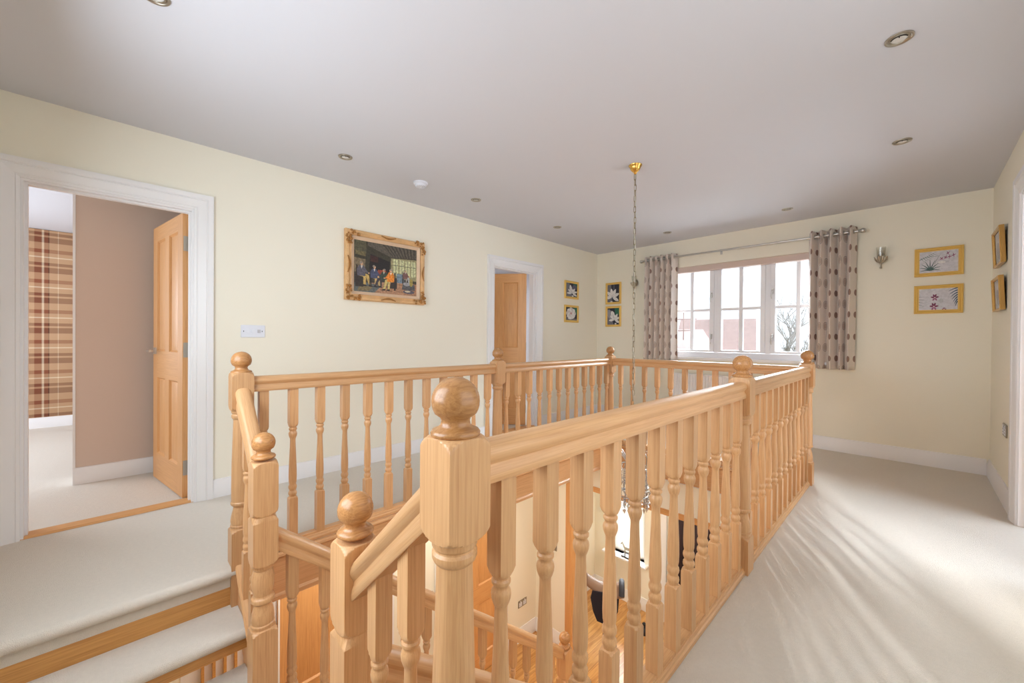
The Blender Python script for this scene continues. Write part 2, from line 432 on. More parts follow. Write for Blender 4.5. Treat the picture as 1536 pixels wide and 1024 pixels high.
# panelled door leaf: local x along the width (hinge at 0), y thickness, z up
def leaf_mesh(w, h, t=.04, gmat='door_z'):
    mb = MB(); st = .105; mul = .10; top = .11; lock0, lock1 = .78, .98; bot = .20
    y0, y1 = -t/2, t/2
    xm0, xm1 = w/2-mul/2, w/2+mul/2
    mb.box(0, st, y0, y1, 0, h); mb.box(w-st, w, y0, y1, 0, h)
    mb.box(st, w-st, y0, y1, 0, bot, 1); mb.box(st, w-st, y0, y1, lock0, lock1, 1); mb.box(st, w-st, y0, y1, h-top, h, 1)
    mb.box(xm0, xm1, y0, y1, bot, lock0); mb.box(xm0, xm1, y0, y1, lock1, h-top)
    for xa, xb in ((st, xm0), (xm1, w-st)):
        for za, zb in ((bot, lock0), (lock1, h-top)):
            mb.box(xa, xb, -.007, .007, za, zb)                 # thin field
            i = .045
            for s in (-1, 1):                                   # raised centre with sloped border
                vs = [(xa+.012, s*.007, za+.012), (xb-.012, s*.007, za+.012), (xb-.012, s*.007, zb-.012), (xa+.012, s*.007, zb-.012),
                      (xa+i, s*.014, za+i), (xb-i, s*.014, za+i), (xb-i, s*.014, zb-i), (xa+i, s*.014, zb-i)]
                mb.add(vs, [(0, 1, 5, 4), (1, 2, 6, 5), (2, 3, 7, 6), (3, 0, 4, 7), (4, 5, 6, 7)])
                # bolection bead round the field
                ye = s*(t/2)
                vs = []
                for d, yy in ((0, ye), (.012, s*.007)):
                    vs += [(xa+d, yy, za+d), (xb-d, yy, za+d), (xb-d, yy, zb-d), (xa+d, yy, zb-d)]
                mb.add(vs, [(0, 1, 5, 4), (1, 2, 6, 5), (2, 3, 7, 6), (3, 0, 4, 7)])
    return mb.mesh('door_leaf', [gmat, gmat[:-1]+'x'])
def lever_mesh(s):
    mb = MB(); mb.box(-.025, .025, min(s*.02, s*.028), max(s*.02, s*.028), -.025, .025)
    mb.tube([(0, s*.026, 0), (0, s*.062, 0), (.008, s*.068, 0), (.03, s*.07, 0), (.10, s*.07, 0)], .009, 10); return mb
def hang_door(name, hinge, ang, w, h, z=.008):
    d = link(name, leaf_mesh(w, h), None, (hinge[0], hinge[1], z), ang, 'structure')
    for s in (-1, 1):
        lv = lever_mesh(s); part('door_handle', lv, 'chrome', d, (w-.055, 0, .98), 0).scale = (-1, 1, 1)
    for hz in (.2, 1.0, 1.72):
        part('hinge', MB().box(-.003, .0015, -.016, .016, -.05, .05), 'nickel', d, (0, 0, hz))
    return d
a1 = atan2(-.11, -.70)
hang_door('door_1', (-3.478, .336), a1, .715, 1.925)
a2 = atan2(-.26, -.32)
hang_door('door_2', (-3.49, 3.715), a2, .70, 1.925)
hang_door('door_3', (XR+WT+.02, 2.955), .05, .885, 1.975)
struct('wall_side_room', MB().box(2.6, 2.7, 1.6, 5.2, 0, 2.4).box(XR+WT, 2.6, 1.6, 1.7, 0, 2.4).box(XR+WT, 2.6, 5.1, 5.2, 0, 2.4), 'ceil')
struct('ceiling_side_room', MB().box(XR+WT, 2.7, 1.6, 5.2, 2.36, 2.44), 'ceil')
struct('floor_side_room', MB().box(XR, 2.7, 1.6, 5.2, -.10, 0), 'carpet')

# bedroom seen through the left door
bed = MB(); bed.box(-7.41, -7.3, -2.2, 1.9, 0, 2.355)
struct('wall_bedroom', bed, 'plaid')
struct('wall_bedroom.001', MB().box(-4.60, -4.35, -.216, 1.9, 0, 2.36), 'beige')
struct('trim_9', MB().box(-4.362, -4.345, -.228, -.214, .125, 2.36).box(-4.60, -4.36, -.228, -.217, 0, 2.36), 'white')
skirt('baseboard_bedroom', (-4.35, -.226), (-4.35, 1.9), 1, 0)
skirt('baseboard_bedroom.001', (-7.3, -2.2), (-7.3, 1.9), 1, 0)
struct('wall_bedroom.002', MB().box(-7.3, XL-WT, 1.9, 2.0, 0, 2.4), 'beige')
struct('wall_bedroom.003', wall_with_holes('y', -2.3, -2.2, -7.4, XL-WT, 0, 2.4, []), 'beige')
struct('wall_bedroom.004', MB().box(XL-WT, XL-WT+.1, -2.3, YB-WT, 0, 2.4), 'beige')
struct('ceiling_bedroom', MB().box(-7.41, XL-WT, -2.3, 2.0, 2.36, 2.44), 'ceil')
struct('floor_bedroom', MB().box(-7.3, XL, -2.2, 2.0, -.10, 0), 'carpet')
# room behind the second door
struct('wall_study', MB().box(-6.6, -6.5, 2.0, 5.4, 0, 2.4).box(-6.5, XL-WT, 5.3, 5.4, 0, 2.4), 'ceil')
struct('ceiling_study', MB().box(-6.6, XL-WT, 2.0, 5.4, 2.36, 2.44), 'ceil')
struct('floor_study', MB().box(-6.6, XL, 2.0, 5.4, -.10, 0), 'carpet')

# ------------------------------------------------------------------ window 1
w = MB()
FY0, FY1 = 5.225, 5.285
w.box(WX0, WX1, FY0, FY1, .885, .955); w.box(WX0, WX1, FY0, FY1, 1.975, WZ1)
for xa, xb in ((WX0, -2.255), (-1.735, -1.70), (-1.19, -1.14), (-.68, WX1)): w.box(xa, xb, FY0, FY1, .955, 1.975)
win = bevel(struct('window_1', w, 'upvc'), .004)
def casement(x0, x1, ga, gb, gc, gd):
    mb = MB(); ya, yb = FY0-.012, FY1-.01
    z0, z1, g0, g1, g2, g3 = .958, 1.974, .985, 1.463, 1.497, 1.962
    mb.box(x0, ga, ya, yb, z0, z1); mb.box(gd, x1, ya, yb, z0, z1)
    mb.box(ga, gd, ya, yb, z0, g0); mb.box(ga, gd, ya, yb, g3, z1)
    mb.box(gb, gc, ya+.01, yb-.01, g0, g3); mb.box(ga, gb, ya+.01, yb-.01, g1, g2); mb.box(gc, gd, ya+.01, yb-.01, g1, g2)
    c = bevel(part('casement', mb, 'upvc', win), .004)
    part('pane', MB().box(ga-.01, gd+.01, FY0+.02, FY0+.026, g0-.008, g3+.006), 'glass', c)
    return c
c1 = casement(-2.255, -1.735, -2.215, -2.023, -1.982, -1.787)
c2 = casement(-1.70, -1.19, -1.651, -1.461, -1.418, -1.237)
c3 = casement(-1.14, -.68, -1.092, -.902, -.863, -.715)
def stay(x, z):
    mb = MB(); mb.box(-.008, .008, -.012, 0, -.03, .03); mb.tube([(0, -.014, .012), (0, -.03, .01), (-.004, -.034, -.02), (-.01, -.03, -.06), (-.006, -.026, -.09)], [.007, .007, .006, .005, .004], 8)
    return part('window_handle', mb, 'chrome', c1 if x < -1.5 else c3, (x, FY0-.012, z))
for x in (-1.76, -1.117):
    stay(x, 1.66); stay(x, 1.15)
part('window_sill', MB().box(WX0-.05, WX1+.05, 5.10, FY0+.01, .862, .888), 'white', win)
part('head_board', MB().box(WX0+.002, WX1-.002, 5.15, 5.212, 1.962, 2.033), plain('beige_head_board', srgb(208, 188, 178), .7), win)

# ------------------------------------------------------------------ downstairs hall shell
struct('floor_ground', MB().box(XL, XR, YB, YF, ZG-.1, ZG), 'boards')
struct('wall_ground_left', MB().box(XL-WT, XL, YB-WT, YF+.3, ZG, -.10), 'wall')
struct('wall_ground_right', MB().box(XR, XR+WT, YB-WT, YF+.3, ZG, -.10), 'wall')
GO = (-2.89, -.55)
struct('wall_ground_cross', MB().box(XL, GO[0], Y2, Y2+.1, ZG, -.25).box(GO[1], XR, Y2, Y2+.1, ZG, -.25).box(GO[0], GO[1], Y2, Y2+.1, -.545, -.25), 'wall')
struct('trim_10', MB().box(GO[0]-.0, GO[0]+.085, Y2-.012, Y2+.112, ZG, -.60), 'door_z')
struct('trim_11', MB().box(GO[0], GO[1], Y2-.012, Y2+.112, -.60, -.543), 'door_x')
struct('wall_ground_far', wall_with_holes('y', YF, YF+.3, XL, XR, ZG, -.10, [(-3.12, -2.57, -1.95, -.62)]), 'wall')
cg = MB()
cg.box(XL, LX+.03, Y0-.02, YF, -.25, -.10); cg.box(XL, SLX-.02, YB, Y0-.02, -.25, -.10); cg.box(LX+.03, RX-.03, Y2-.03, YF, -.25, -.10)
cg.box(RX-.03, XR, Y0-.02, YF, -.25, -.10); cg.box(2*MX-SLX+.02, XR, YB, Y0-.02, -.25, -.10)
struct('ceiling_ground', cg, 'ceil')
skirt('baseboard_ground_left', (XL, 3.28), (XL, Y2), 1, 0, ZG, 1.35)
skirt('baseboard_ground_left.001', (XL, Y2+.1), (XL, YF), 1, 0, ZG, 1.35)
skirt('baseboard_ground_cross', (XL+.02, Y2), (GO[0], Y2), 0, -1, ZG, 1.35)
skirt('baseboard_ground_far', (XL+.02, YF), (-2.40, YF), 0, -1, ZG, 1.35)
def ground_door(name, ya, yb):
    d = link(name, leaf_mesh(yb-ya, 1.96), None, (XL+.012, ya, ZG+.01), pi/2, 'structure')
    return d
ground_door('door_4', 2.38, 3.16); door_frame('trim_12', XL+.002, 1, 2.37, 3.17, ZG+1.98, 0.0, z0=ZG)
ground_door('door_5', .86, 1.70); door_frame('trim_13', XL+.002, 1, .85, 1.71, ZG+1.98, 0.0, z0=ZG)
gd = MB()                                   # glazed oak screen glimpsed under the open stair tread
for k in range(6):
    gd.box(XL+.004, XL+.034, .405+k*.062, .421+k*.062, -1.75, -.9)
gd.box(XL+.004, XL+.036, .36, .76, -.9, -.84); gd.box(XL+.004, XL+.036, .36, .76, -1.80, -1.75)
struct('trim_14', gd, 'riser')
struct('trim_16', MB().box(XL+.0005, XL+.004, .30, .80, -1.80, -.84), 'white')
gw = MB().box(-3.12, -2.57, 5.24, 5.29, -1.95, -1.89).box(-3.12, -2.57, 5.24, 5.29, -.68, -.62).box(-3.12, -3.06, 5.24, 5.29, -1.89, -.68).box(-2.63, -2.57, 5.24, 5.29, -1.89, -.68)
win2 = struct('window_2', gw, 'upvc')
part('pane', MB().box(-3.06, -2.63, 5.262, 5.268, -1.89, -.68), 'glass', win2)
part('window_sill', MB().box(-3.17, -2.50, 5.02, 5.24, -1.975, -1.95), 'white', win2)
bl = MB()
for k in range(52):
    z = -1.925+k*.025
    bl.prism([(-.009, -.0105), (0, .0025), (.009, .0105), (.009, .012), (0, .0042), (-.009, -.009)], lambda p, q: (-3.10, 5.20+p, z+q), lambda p, q: (-2.585, 5.20+p, z+q))
bl.box(-3.10, -2.585, 5.185, 5.215, -.64, -.622); bl.box(-3.10, -2.585, 5.19, 5.21, -1.945, -1.93)
for x in (-2.98, -2.70): bl.box(x-.001, x+.001, 5.186, 5.188, -1.93, -.63)
b_ = struct('window_blind', bl, 'slat'); b_['kind'] = ''; del b_['kind']
b_['label'] = 'white slatted venetian blind covering the downstairs window'; b_['category'] = 'blind'

# ------------------------------------------------------------------ newel posts
HN = .045
BALL = [(.925, .046), (.928, .051), (.933, .052), (.938, .048), (.941, .038), (.946, .030), (.953, .0285), (.959, .0305)] 
def ball_mb(zc):
    dz = zc-.988
    mb = MB(); secs = [(z+dz, r*.86 if r > .035 else r*.9) for z, r in BALL]
    r = .0435
    for j in range(4, 19):
        a = pi*j/18; z = zc-r*cos(a)
        if z > secs[-1][0]+.002: secs.append((z, max(.0004, r*sin(a))))
    return mb.lathe(secs, 32)
def landing_newel_secs(zb, shift=0):
    H = HN*1.4143
    up = [(.7445, .0425), (.746, .0475), (.749, .0525), (.753, .0575), (.758, .0615), (.763, H), (.908, H), (.914, .0610), (.919, .0570), (.923, .0525), (.9255, .0480), (.927, .0440)]
    low = [(zb, H), (.157, H), (.162, .0605), (.167, .0555), (.171, .0490), (.1725, .0430), (.176, .0415), (.181, .0435), (.187, .0435), (.190, .040), (.196, .0415), (.21, .0425), (.235, .039), (.262, .0325), (.275, .0305),
           (.279, .033), (.284, .0395), (.290, .0425), (.297, .0425), (.302, .0395), (.306, .0395), (.36, .040), (.48, .0385), (.60, .035), (.69, .0325),
           (.700, .0325), (.705, .0375), (.712, .0405), (.72, .0405), (.725, .037), (.728, .0365), (.733, .0405), (.74, .0415)]
    return [(z+shift, r) for z, r in low+up]
def half_newel_secs(zb, shift=0):
    H = HN*1.4143
    s = [(zb-shift, H), (-.118, H), (-.111, .0605), (-.105, .0550), (-.101, .0490), (-.099, .0430), (-.096, .0415), (-.09, .0435), (-.083, .0435), (-.079, .0405), (-.065, .0425), (-.04, .0405), (-.015, .034), (-.002, .031),
         (.004, .036), (.010, .0425), (.018, .0435), (.025, .0415), (.030, .036), (.036, .034), (.045, .036), (.075, .0415), (.105, .0415), (.130, .037), (.140, .0345), (.145, .037), (.151, .0405), (.157, .041), (.162, .0405),
         (.1635, .047), (.167, .053), (.172, .0585), (.177, .062), (.182, H), (.346, H), (.3635, .0446), (.366, .0440), (.369, .0480), (.375, .0545), (.382, .0595), (.389, .0622), (.396, H), (.569, H), (.575, .0610), (.580, .0570), (.584, .0525), (.587, .0480), (.589, .0440)]
    return [(z+shift, r) for z, r in s]
def newel(label, x, y, secs, zc, z0):
    t = thing('newel_post', label, 'newel post', (x, y, z0), 0, 'oak newel posts')
    part('post', MB().loft([(z-z0, r) for z, r in secs], HN, 96), 'oak_z', t, ang=24)
    part('ball_finial', ball_mb(zc-z0), 'oak_ball', t, ang=50)
    return t
newel('tall oak newel post with the largest ball, in the centre foreground', RX, Y0, landing_newel_secs(-.33), .988, -.33)
newel('oak newel post halfway along the right-hand balustrade, in front of the middle window pane', RX, Y1, landing_newel_secs(-.03), .988, -.03)
newel('oak corner newel post in front of the right-hand window curtain', RX, Y2, landing_newel_secs(-.03), .988, -.03)
newel('oak newel post at the top of the carpeted steps, below the light switch', LX, Y0, landing_newel_secs(-.26), .985, -.26)
newel('oak newel post in front of the half open far door', LX, Y1, landing_newel_secs(-.03), .985, -.03)
newel('oak corner newel post below the four small flower pictures', LX, Y2, landing_newel_secs(-.03), .985, -.03)
P2X, P3X = -1.897, -1.0
newel('lower oak newel post beside the carpeted steps with a notched square block', P2X, Y0, half_newel_secs(-.557), .661, -.557)
newel('lower oak newel post with notched block, just left of the tallest foreground newel', P3X, Y0, half_newel_secs(-.557), .663, -.557)
BNY = 2.487
newel('small oak newel post at the foot of the stairs on the hall floor downstairs', P2X, BNY, [(z, r) for z, r in half_newel_secs(ZG, -1.892)], -1.231, ZG)
newel('right-hand oak newel post at the foot of the stairs on the hall floor', P3X, BNY, [(z, r) for z, r in half_newel_secs(ZG, -1.892)], -1.231, ZG)

# ------------------------------------------------------------------ balusters, rails
HB = .0205
def baluster_secs(z0=.03, z1=.84, zt=.0):
    H = HB*1.4143
    s = [(z0, H), (.247, H), (.2515, .0265), (.255, .0225), (.258, .0165), (.262, .0165), (.268, .0195), (.275, .0205), (.282, .0195), (.288, .0160), (.291, .0155), (.294, .0165), (.301, .0195), (.308, .0205), (.315, .0195), (.321, .0165), (.325, .0165),
         (.335, .0185), (.36, .0195), (.40, .0190), (.46, .0165), (.52, .0140), (.555, .0130), (.565, .0135), (.572, .0165), (.581, .0195), (.590, .0205), (.597, .0195), (.602, .0160), (.605, .0155), (.608, .0165), (.613, .0195), (.618, .0195), (.622, .0165),
         (.625, .0165), (.629, .0205), (.636, .0255), (.645, H), (z1, H)]
    return s
BAL = MB().loft(baluster_secs(), HB, 32).mesh('baluster', 'oak_z', ang=28)
BAL_STAIR = MB().loft(baluster_secs(.02, .865), HB, 32).mesh('stair_baluster', 'oak_z', ang=28)
RP = [(0, .906), (.016, .9045), (.025, .900), (.031, .892), (.033, .883), (.031, .875), (.026, .869), (.0235, .864), (.0245, .857), (.028, .852), (.030, .846), (.030, .834), (.028, .830), (0, .830)]
RP = RP+[(-p, q) for p, q in reversed(RP[1:-1])]
BP = [(-.033, 0), (.033, 0), (.033, .014), (.028, .019), (.026, .027), (.0215, .030), (-.0215, .030), (-.026, .027), (-.028, .019), (-.033, .014)]
def level_balustrade(label, a, b, pos):
    """a,b: newel centres; pos: distances of the balusters along the run"""
    A, B = Vector(a), Vector(b); L = (B-A).length; ang = atan2(B.y-A.y, B.x-A.x)
    t = thing('balustrade', label, 'balustrade', (A.x, A.y, 0), ang, 'balustrade panels round the stairwell')
    e = HN-.001
    part('handrail', MB().prism(RP, lambda p, q: (e, p, q), lambda p, q: (L-e, p, q)), 'oak_x', t, ang=30)
    br = MB().prism(BP, lambda p, q: (e, p, q+.001), lambda p, q: (L-e, p, q+.001))
    ed = [e]+[v for d in pos for v in (d-HB, d+HB)]+[L-e]
    for i in range(0, len(ed), 2):
        if ed[i+1]-ed[i] > .02: br.box(ed[i]+.001, ed[i+1]-.001, -.0195, .0195, .030, .040)
    part('base_rail', br, 'oak_x', t, ang=30)
    for d in pos: link('baluster', BAL, t, (d, 0, 0))
    return t
SPC = [.528+.1370*k for k in range(12)]; SPC2 = [2.236+.1356*k for k in range(12)]
level_balustrade('oak balustrade along the left landing, below the gilt painting', (LX, Y0), (LX, Y1), [y-Y0 for y in SPC])
level_balustrade('oak balustrade left of the stairwell between far door and back corner', (LX, Y1), (LX, Y2), [y-Y1 for y in SPC2])
level_balustrade('oak balustrade across the back of the stairwell, in front of the window wall', (LX, Y2), (RX, Y2), [(-2.187+.1343*k)-LX for k in range(12)])
level_balustrade('nearest oak balustrade on the right, running from the big foreground newel', (RX, Y0), (RX, Y1), [.550+.1368*k-Y0 for k in range(12)])
level_balustrade('far half of the right-hand oak balustrade, beside the open carpet by the window', (RX, Y1), (RX, Y2), [y-Y1 for y in SPC2])

def raked_rail(mb, p0, p1, prof, horizontal):
    """profile swept between two 3D points with vertical end cuts; horizontal: unit vector across"""
    H = Vector(horizontal)
    f = lambda e: (lambda p, q: tuple(Vector(e)+H*p+Vector((0, 0, q))))
    return mb.prism(prof, f(p0), f(p1))
def sweep_prof(k): return [(p, (q-.906)*k) for p, q in RP]
# short flights (post to post along x)
def short_flight(label, xa, za, xb, zb, hi):
    """xa lower newel, xb upper newel, za/zb = rail top at the newel faces"""
    s = 1 if xb > xa else -1
    t = thing('balustrade', label, 'balustrade', (xa, Y0, 0), 0, 'sloping balustrades on the stairs')
    x0, x1 = xa+s*(HN-.001), xb-s*(HN-.001)
    k = sqrt(1+((zb-za)/(x1-x0))**2)
    part('handrail', raked_rail(MB(), (x0-xa, 0, za), (x1-xa, 0, zb), sweep_prof(k), (0, 1, 0)), 'oak_up' if s > 0 else 'oak_down', t, ang=30)
    for x in hi:
        zr = za+(zb-za)*(x-x0)/(x1-x0)
        link('baluster', BAL_STAIR, t, (x-xa, 0, zr-.906))
    sl = (zb-za)/(x1-x0)
    st = MB(); top0 = za-.868; top1 = zb-.868
    pr = [(x0-xa, top0), (x1-xa, top1), (x1-xa, top1-.26), (x0-xa, top0-.26)]
    st.prism(pr, lambda p, q: (p, -.018, q), lambda p, q: (p, .018, q))
    cap = [(-.03, 0), (.03, 0), (.03, .012), (.024, .02), (-.024, .02), (-.03, .012)]
    raked_rail(st, (x0-xa, 0, top0), (x1-xa, 0, top1), cap, (0, 1, 0))
    part('stair_string', st, 'oak_up' if s > 0 else 'oak_down', t, ang=30)
    return t
short_flight('short sloping oak balustrade rising left to the landing by the carpeted steps', P2X, .560, LX, .855, (-2.03, -2.167))
short_flight('short sloping oak balustrade rising right to the big foreground newel', P3X, .560, RX, .855, (-.865, -.728))
# main flight (along y, descending)
RISE = .1857; GO_ = .232; SLP = RISE/GO_
def main_side(label, x):
    t = thing('balustrade', label, 'balustrade', (x, Y0, 0), 0, 'sloping balustrades on the stairs')
    ya, yb = Y0+HN-.001, BNY-HN+.001
    rt = lambda y: .295-SLP*(y-.49)
    k = sqrt(1+SLP**2)
    part('handrail', raked_rail(MB(), (0, ya-Y0, rt(ya)), (0, yb-Y0, rt(yb)), sweep_prof(k), (1, 0, 0)), 'oak_flight', t, ang=30)
    y = .545
    while y < yb-.03:
        link('baluster', BAL_STAIR, t, (0, y-Y0, rt(y)-.906)); y += .137
    st = MB(); top = lambda y: rt(y)-.868
    st.prism([(ya, top(ya)), (yb, top(yb)), (yb, max(ZG, top(yb)-.28)), (ya, top(ya)-.28)], lambda p, q: (-.018, p-Y0, q), lambda p, q: (.018, p-Y0, q))
    cap = [(-.03, 0), (.03, 0), (.03, .012), (.024, .02), (-.024, .02), (-.03, .012)]
    raked_rail(st, (0, ya-Y0, top(ya)), (0, yb-Y0, top(yb)), cap, (1, 0, 0))
    part('stair_string', st, 'oak_flight', t, ang=30)
main_side('long sloping oak balustrade on the far left side of the main stairs going down', P2X)
main_side('long sloping oak balustrade on the near right side of the main stairs going down', P3X)

# ------------------------------------------------------------------ staircase
stair = thing('staircase', 'oak staircase with cream carpeted treads dropping from both landings to the hall', 'staircase', (MX, Y0, ZG))
def stp(name, mb, mat): 
    o = part(name, mb, mat, stair, (-MX, -Y0, -ZG), ang=40); return o
for s in (1, -1):
    X = lambda x: x if s == 1 else 2*MX-x
    def bx(mb, x0, x1, *r): return mb.box(min(X(x0), X(x1)), max(X(x0), X(x1)), *r)
    ye = Y0-.02
    stp('riser', bx(MB(), -2.325, -2.301, YB+.002, ye, -.186, -.057), 'riser')
    for i, (xb, xf, z) in enumerate(((-2.32, -2.055, -.186), (-2.112, -1.846, -.3715))):
        pr = nosing_prof(.048, .024, xf-xb)
        mb = MB().prism(pr, lambda p, q: (X(xf+p), YB+.002, z+q), lambda p, q: (X(xf+p), ye, z+q))
        stp('tread', mb, 'carpet')
        stp('riser', bx(MB(), xf-.046, xf-.024, YB+.002, ye, z-.095, z-.046), 'riser')
hl = MB().box(-1.892, 2*MX+1.892, YB+.002, Y0-.03, -.605, -.557)
pr = nosing_prof(.048, .024, .06)
hl.prism(pr, lambda p, q: (P2X+.05, Y0-.02+p+.03, -.557+q), lambda p, q: (P3X-.05, Y0-.02+p+.03, -.557+q))
stp('half_landing', hl, 'carpet')
for i in range(10):
    z = -.557-RISE*(i+1); y0 = Y0-.02+GO_*i; y1 = y0+GO_+.028
    mb = MB().prism(nosing_prof(.048, .024, y1-y0), lambda p, q: (P2X+.02, y1+p, z+q), lambda p, q: (P3X-.02, y1+p, z+q))
    stp('tread', mb, 'carpet')
    stp('riser', MB().box(P2X+.02, P3X-.02, y1-.05, y1-.028, z-.1, z-.046), 'riser')
for s_ in (-1, 1):
    xa, xb = sorted((MX+s_*(MX+1.95), MX+s_*(MX+1.88))); 
    stp('landing_bearer', MB().box(xa, xb, YB+.01, Y0-.03, -.74, -.606), 'riser')

# ------------------------------------------------------------------ recessed ceiling lights and smoke alarm
lights = [(-2.02, .10, 'brushed metal recessed ceiling light cut off by the top edge of the picture'),
          (-2.845, 1.148, 'recessed ceiling light above the gilt framed painting'),
          (-2.853, 2.349, 'recessed ceiling light just beyond the smoke alarm'),
          (-2.875, 3.566, 'small recessed ceiling light above the far left door, next to the far corner'),
          (-2.074, 4.641, 'recessed ceiling light over the left half of the window, just right of the chain'),
          (-.876, 4.613, 'recessed ceiling light over the right half of the window by the curtain pole'),
          (-.065, 3.551, 'recessed ceiling light nearer the right-hand wall, second from the right foreground'),
          (-.056, 2.340, 'largest recessed ceiling light at the upper right, over the carpet')]
ring = MB(); prof = [(0, .034), (-.004, .036), (-.006, .041), (-.005, .046), (0, .047)]
n = 32; vs = []; fs = []
for z, r in prof: vs += [(r*cos(2*pi*k/n), r*sin(2*pi*k/n), z) for k in range(n)]
for i in range(len(prof)-1): fs += [(i*n+k, i*n+(k+1) % n, (i+1)*n+(k+1) % n, (i+1)*n+k) for k in range(n)]
ring.add(vs, fs); ring.tube([(.031*cos(2*pi*k/24), .031*sin(2*pi*k/24), -.002) for k in range(24)], .0035, 6, True)
RING = ring.mesh('bezel', 'nickel', ang=50)
LAMP = MB().lathe([(-.001, .0305), (-.0025, .022), (-.0035, .0005)], 24).mesh('lamp', 'bulb', ang=60)
CLIP = MB().tube([(.027*cos(a), .027*sin(a), -.0055) for a in [radians(200+10*k) for k in range(15)]], .0025, 6).tube([(.026*cos(radians(270)), .026*sin(radians(270)), -.0055), (0, -.016, -.006)], .002, 6).mesh('spring_clip', 'dark')
for x, y, lab in lights:
    t = thing('ceiling_light', lab, 'ceiling light', (x, y, ZC), atan2(y, x)+pi/2+pi, 'recessed ceiling lights')
    link('bezel', RING, t); link('lamp', LAMP, t); link('spring_clip', CLIP, t)
t = thing('smoke_alarm', 'round white smoke alarm on the ceiling above the gilt painting', 'smoke alarm', (-2.871, 1.775, ZC))
part('base', MB().lathe([(0, .058), (-.012, .058), (-.016, .052), (-.018, .03), (-.018, .001)], 32), 'plastic', t)
sm = MB().lathe([(-.016, .046), (-.030, .044), (-.036, .036), (-.037, .001)], 32)
part('cover', sm, 'plastic', t)
vg = MB()
for r_, c in ((.038, 16), (.028, 12), (.017, 8)):
    for k in range(c): a = 2*pi*k/c; vg.box(r_*cos(a)-.0022, r_*cos(a)+.0022, r_*sin(a)-.0022, r_*sin(a)+.0022, -.0385, -.034)
part('vent', vg, 'plastic_d', t)

# ------------------------------------------------------------------ switches and sockets: local x right, z up, front -y
def plate(name, label, cat, loc, rz, w_, h_, mat='plastic'):
    t = thing(name, label, cat, loc, rz)
    bevel(part('plate', MB().box(-w_/2, w_/2, -.008, -.0005, -h_/2, h_/2), mat, t), .003); return t
t = plate('light_switch', 'white three gang light switch on the wall between the left door and the painting', 'light switch', (XL, .70, 1.141), pi/2, .150, .088)
for i, u in enumerate((-.034, 0)):
    bevel(part('rocker', MB().prism([(-.012, -.008), (-.012, -.0125), (.012, -.0095), (.012, -.008)], lambda p, q: (u-.011, q, p), lambda p, q: (u+.011, q, p)), 'plastic', t), .001)
part('toggle', MB().box(.026, .046, -.0115, -.008, -.012, .012).box(.030, .042, -.016, -.0115, -.010, .004), 'plastic_d', t)
for u in (-.058, .056): part('screw', MB().box(u-.002, u+.002, -.0088, -.0078, -.005, .005), 'dark', t)
def socket(label, loc, rz, double):
    w_ = .146 if double else .086
    t = plate('wall_socket', label, 'socket', loc, rz, w_, .086, 'socket')
    for u in ((-.036, .036) if double else (0,)):
        part('insert', MB().box(u-.025, u+.025, -.0095, -.008, -.030, .018), 'plastic', t)
        part('pin_hole', MB().box(u-.0025, u+.0025, -.0105, -.0095, .002, .012).box(u-.013, u-.006, -.0105, -.0095, -.016, -.0125).box(u+.006, u+.013, -.0105, -.0095, -.016, -.0125), 'dark', t)
        part('rocker', MB().box(u-.006, u+.006, -.011, -.008, .022, .036), 'plastic', t)
    return t
socket('metal wall socket low on the right-hand wall by the door frame', (XR, 4.345, .498), -pi/2, True)
socket('metal double wall socket low on the hall wall downstairs', (XL, 3.55, -2.14), pi/2, True)
t = plate('light_switch', 'small steel light switch on the downstairs wall beside the oak door lining', 'light switch', (-3.07, Y2, -1.43), 0, .086, .086, 'socket')
part('rocker', MB().box(-.006, .006, -.012, -.008, -.011, .011), 'plastic', t)
t = plate('light_switch', 'steel light switch on the downstairs wall behind the stair rail', 'light switch', (XL, 2.20, -1.46), pi/2, .086, .086, 'socket')
part('rocker', MB().box(-.006, .006, -.012, -.008, -.011, .011), 'plastic', t)

# ------------------------------------------------------------------ wall lights
def sconce(label, loc):
    t = thing('wall_light', label, 'wall light', loc, 0, 'shell wall lights')
    part('back_plate', MB().add([(.03*cos(2*pi*k/20), -.0005, .01+.045*sin(2*pi*k/20)) for k in range(20)]+[(.026*cos(2*pi*k/20), -.010, .01+.040*sin(2*pi*k/20)) for k in range(20)],
         [tuple(range(20)), tuple(range(20, 40))]+[(k, (k+1) % 20, 20+(k+1) % 20, 20+k) for k in range(20)]), 'nickel', t)
    cup = MB(); n = 32; secs = [(-.052, .006), (-.046, .016), (-.034, .030), (-.018, .040), (0, .046), (.006, .047)]
    vs = []; fs = []
    for z, r in secs:
        for k in range(n):
            a = 2*pi*k/n; rr = r*(1+.06*cos(k*pi)); vs.append((rr*cos(a), -.055+rr*sin(a)*.9, z+(.008*cos(4*a) if z > -.01 else 0)))
    for i in range(len(secs)-1): fs += [(i*n+k, i*n+(k+1) % n, (i+1)*n+(k+1) % n, (i+1)*n+k) for k in range(n)]
    fs.append(tuple(range(n)))
    cup.add(vs, fs); part('cup', cup, 'nickel', t, ang=20)
    part('stem', MB().tube([(0, -.055, -.05), (0, -.055, -.075), (0, -.055, -.09)], [.009, .006, .009], 10).sphere((0, -.055, -.094), .009, 12, 8).tube([(0, -.008, -.03), (0, -.03, -.055), (0, -.05, -.06)], .006, 8), 'nickel', t)
    part('glass_shade', MB().lathe([(-.01, .026), (.10, .036), (.10, .034), (-.01, .024)], 24, 0, -.055), 'shade', t)
    part('candle_lamp', MB().lathe([(-.03, .009), (.02, .009), (.022, .007), (.03, .010), (.042, .0085), (.06, .001)], 12, 0, -.055), 'bulb', t)
sconce('silver shell wall light to the right of the window curtain', (-.225, YF, 1.886))
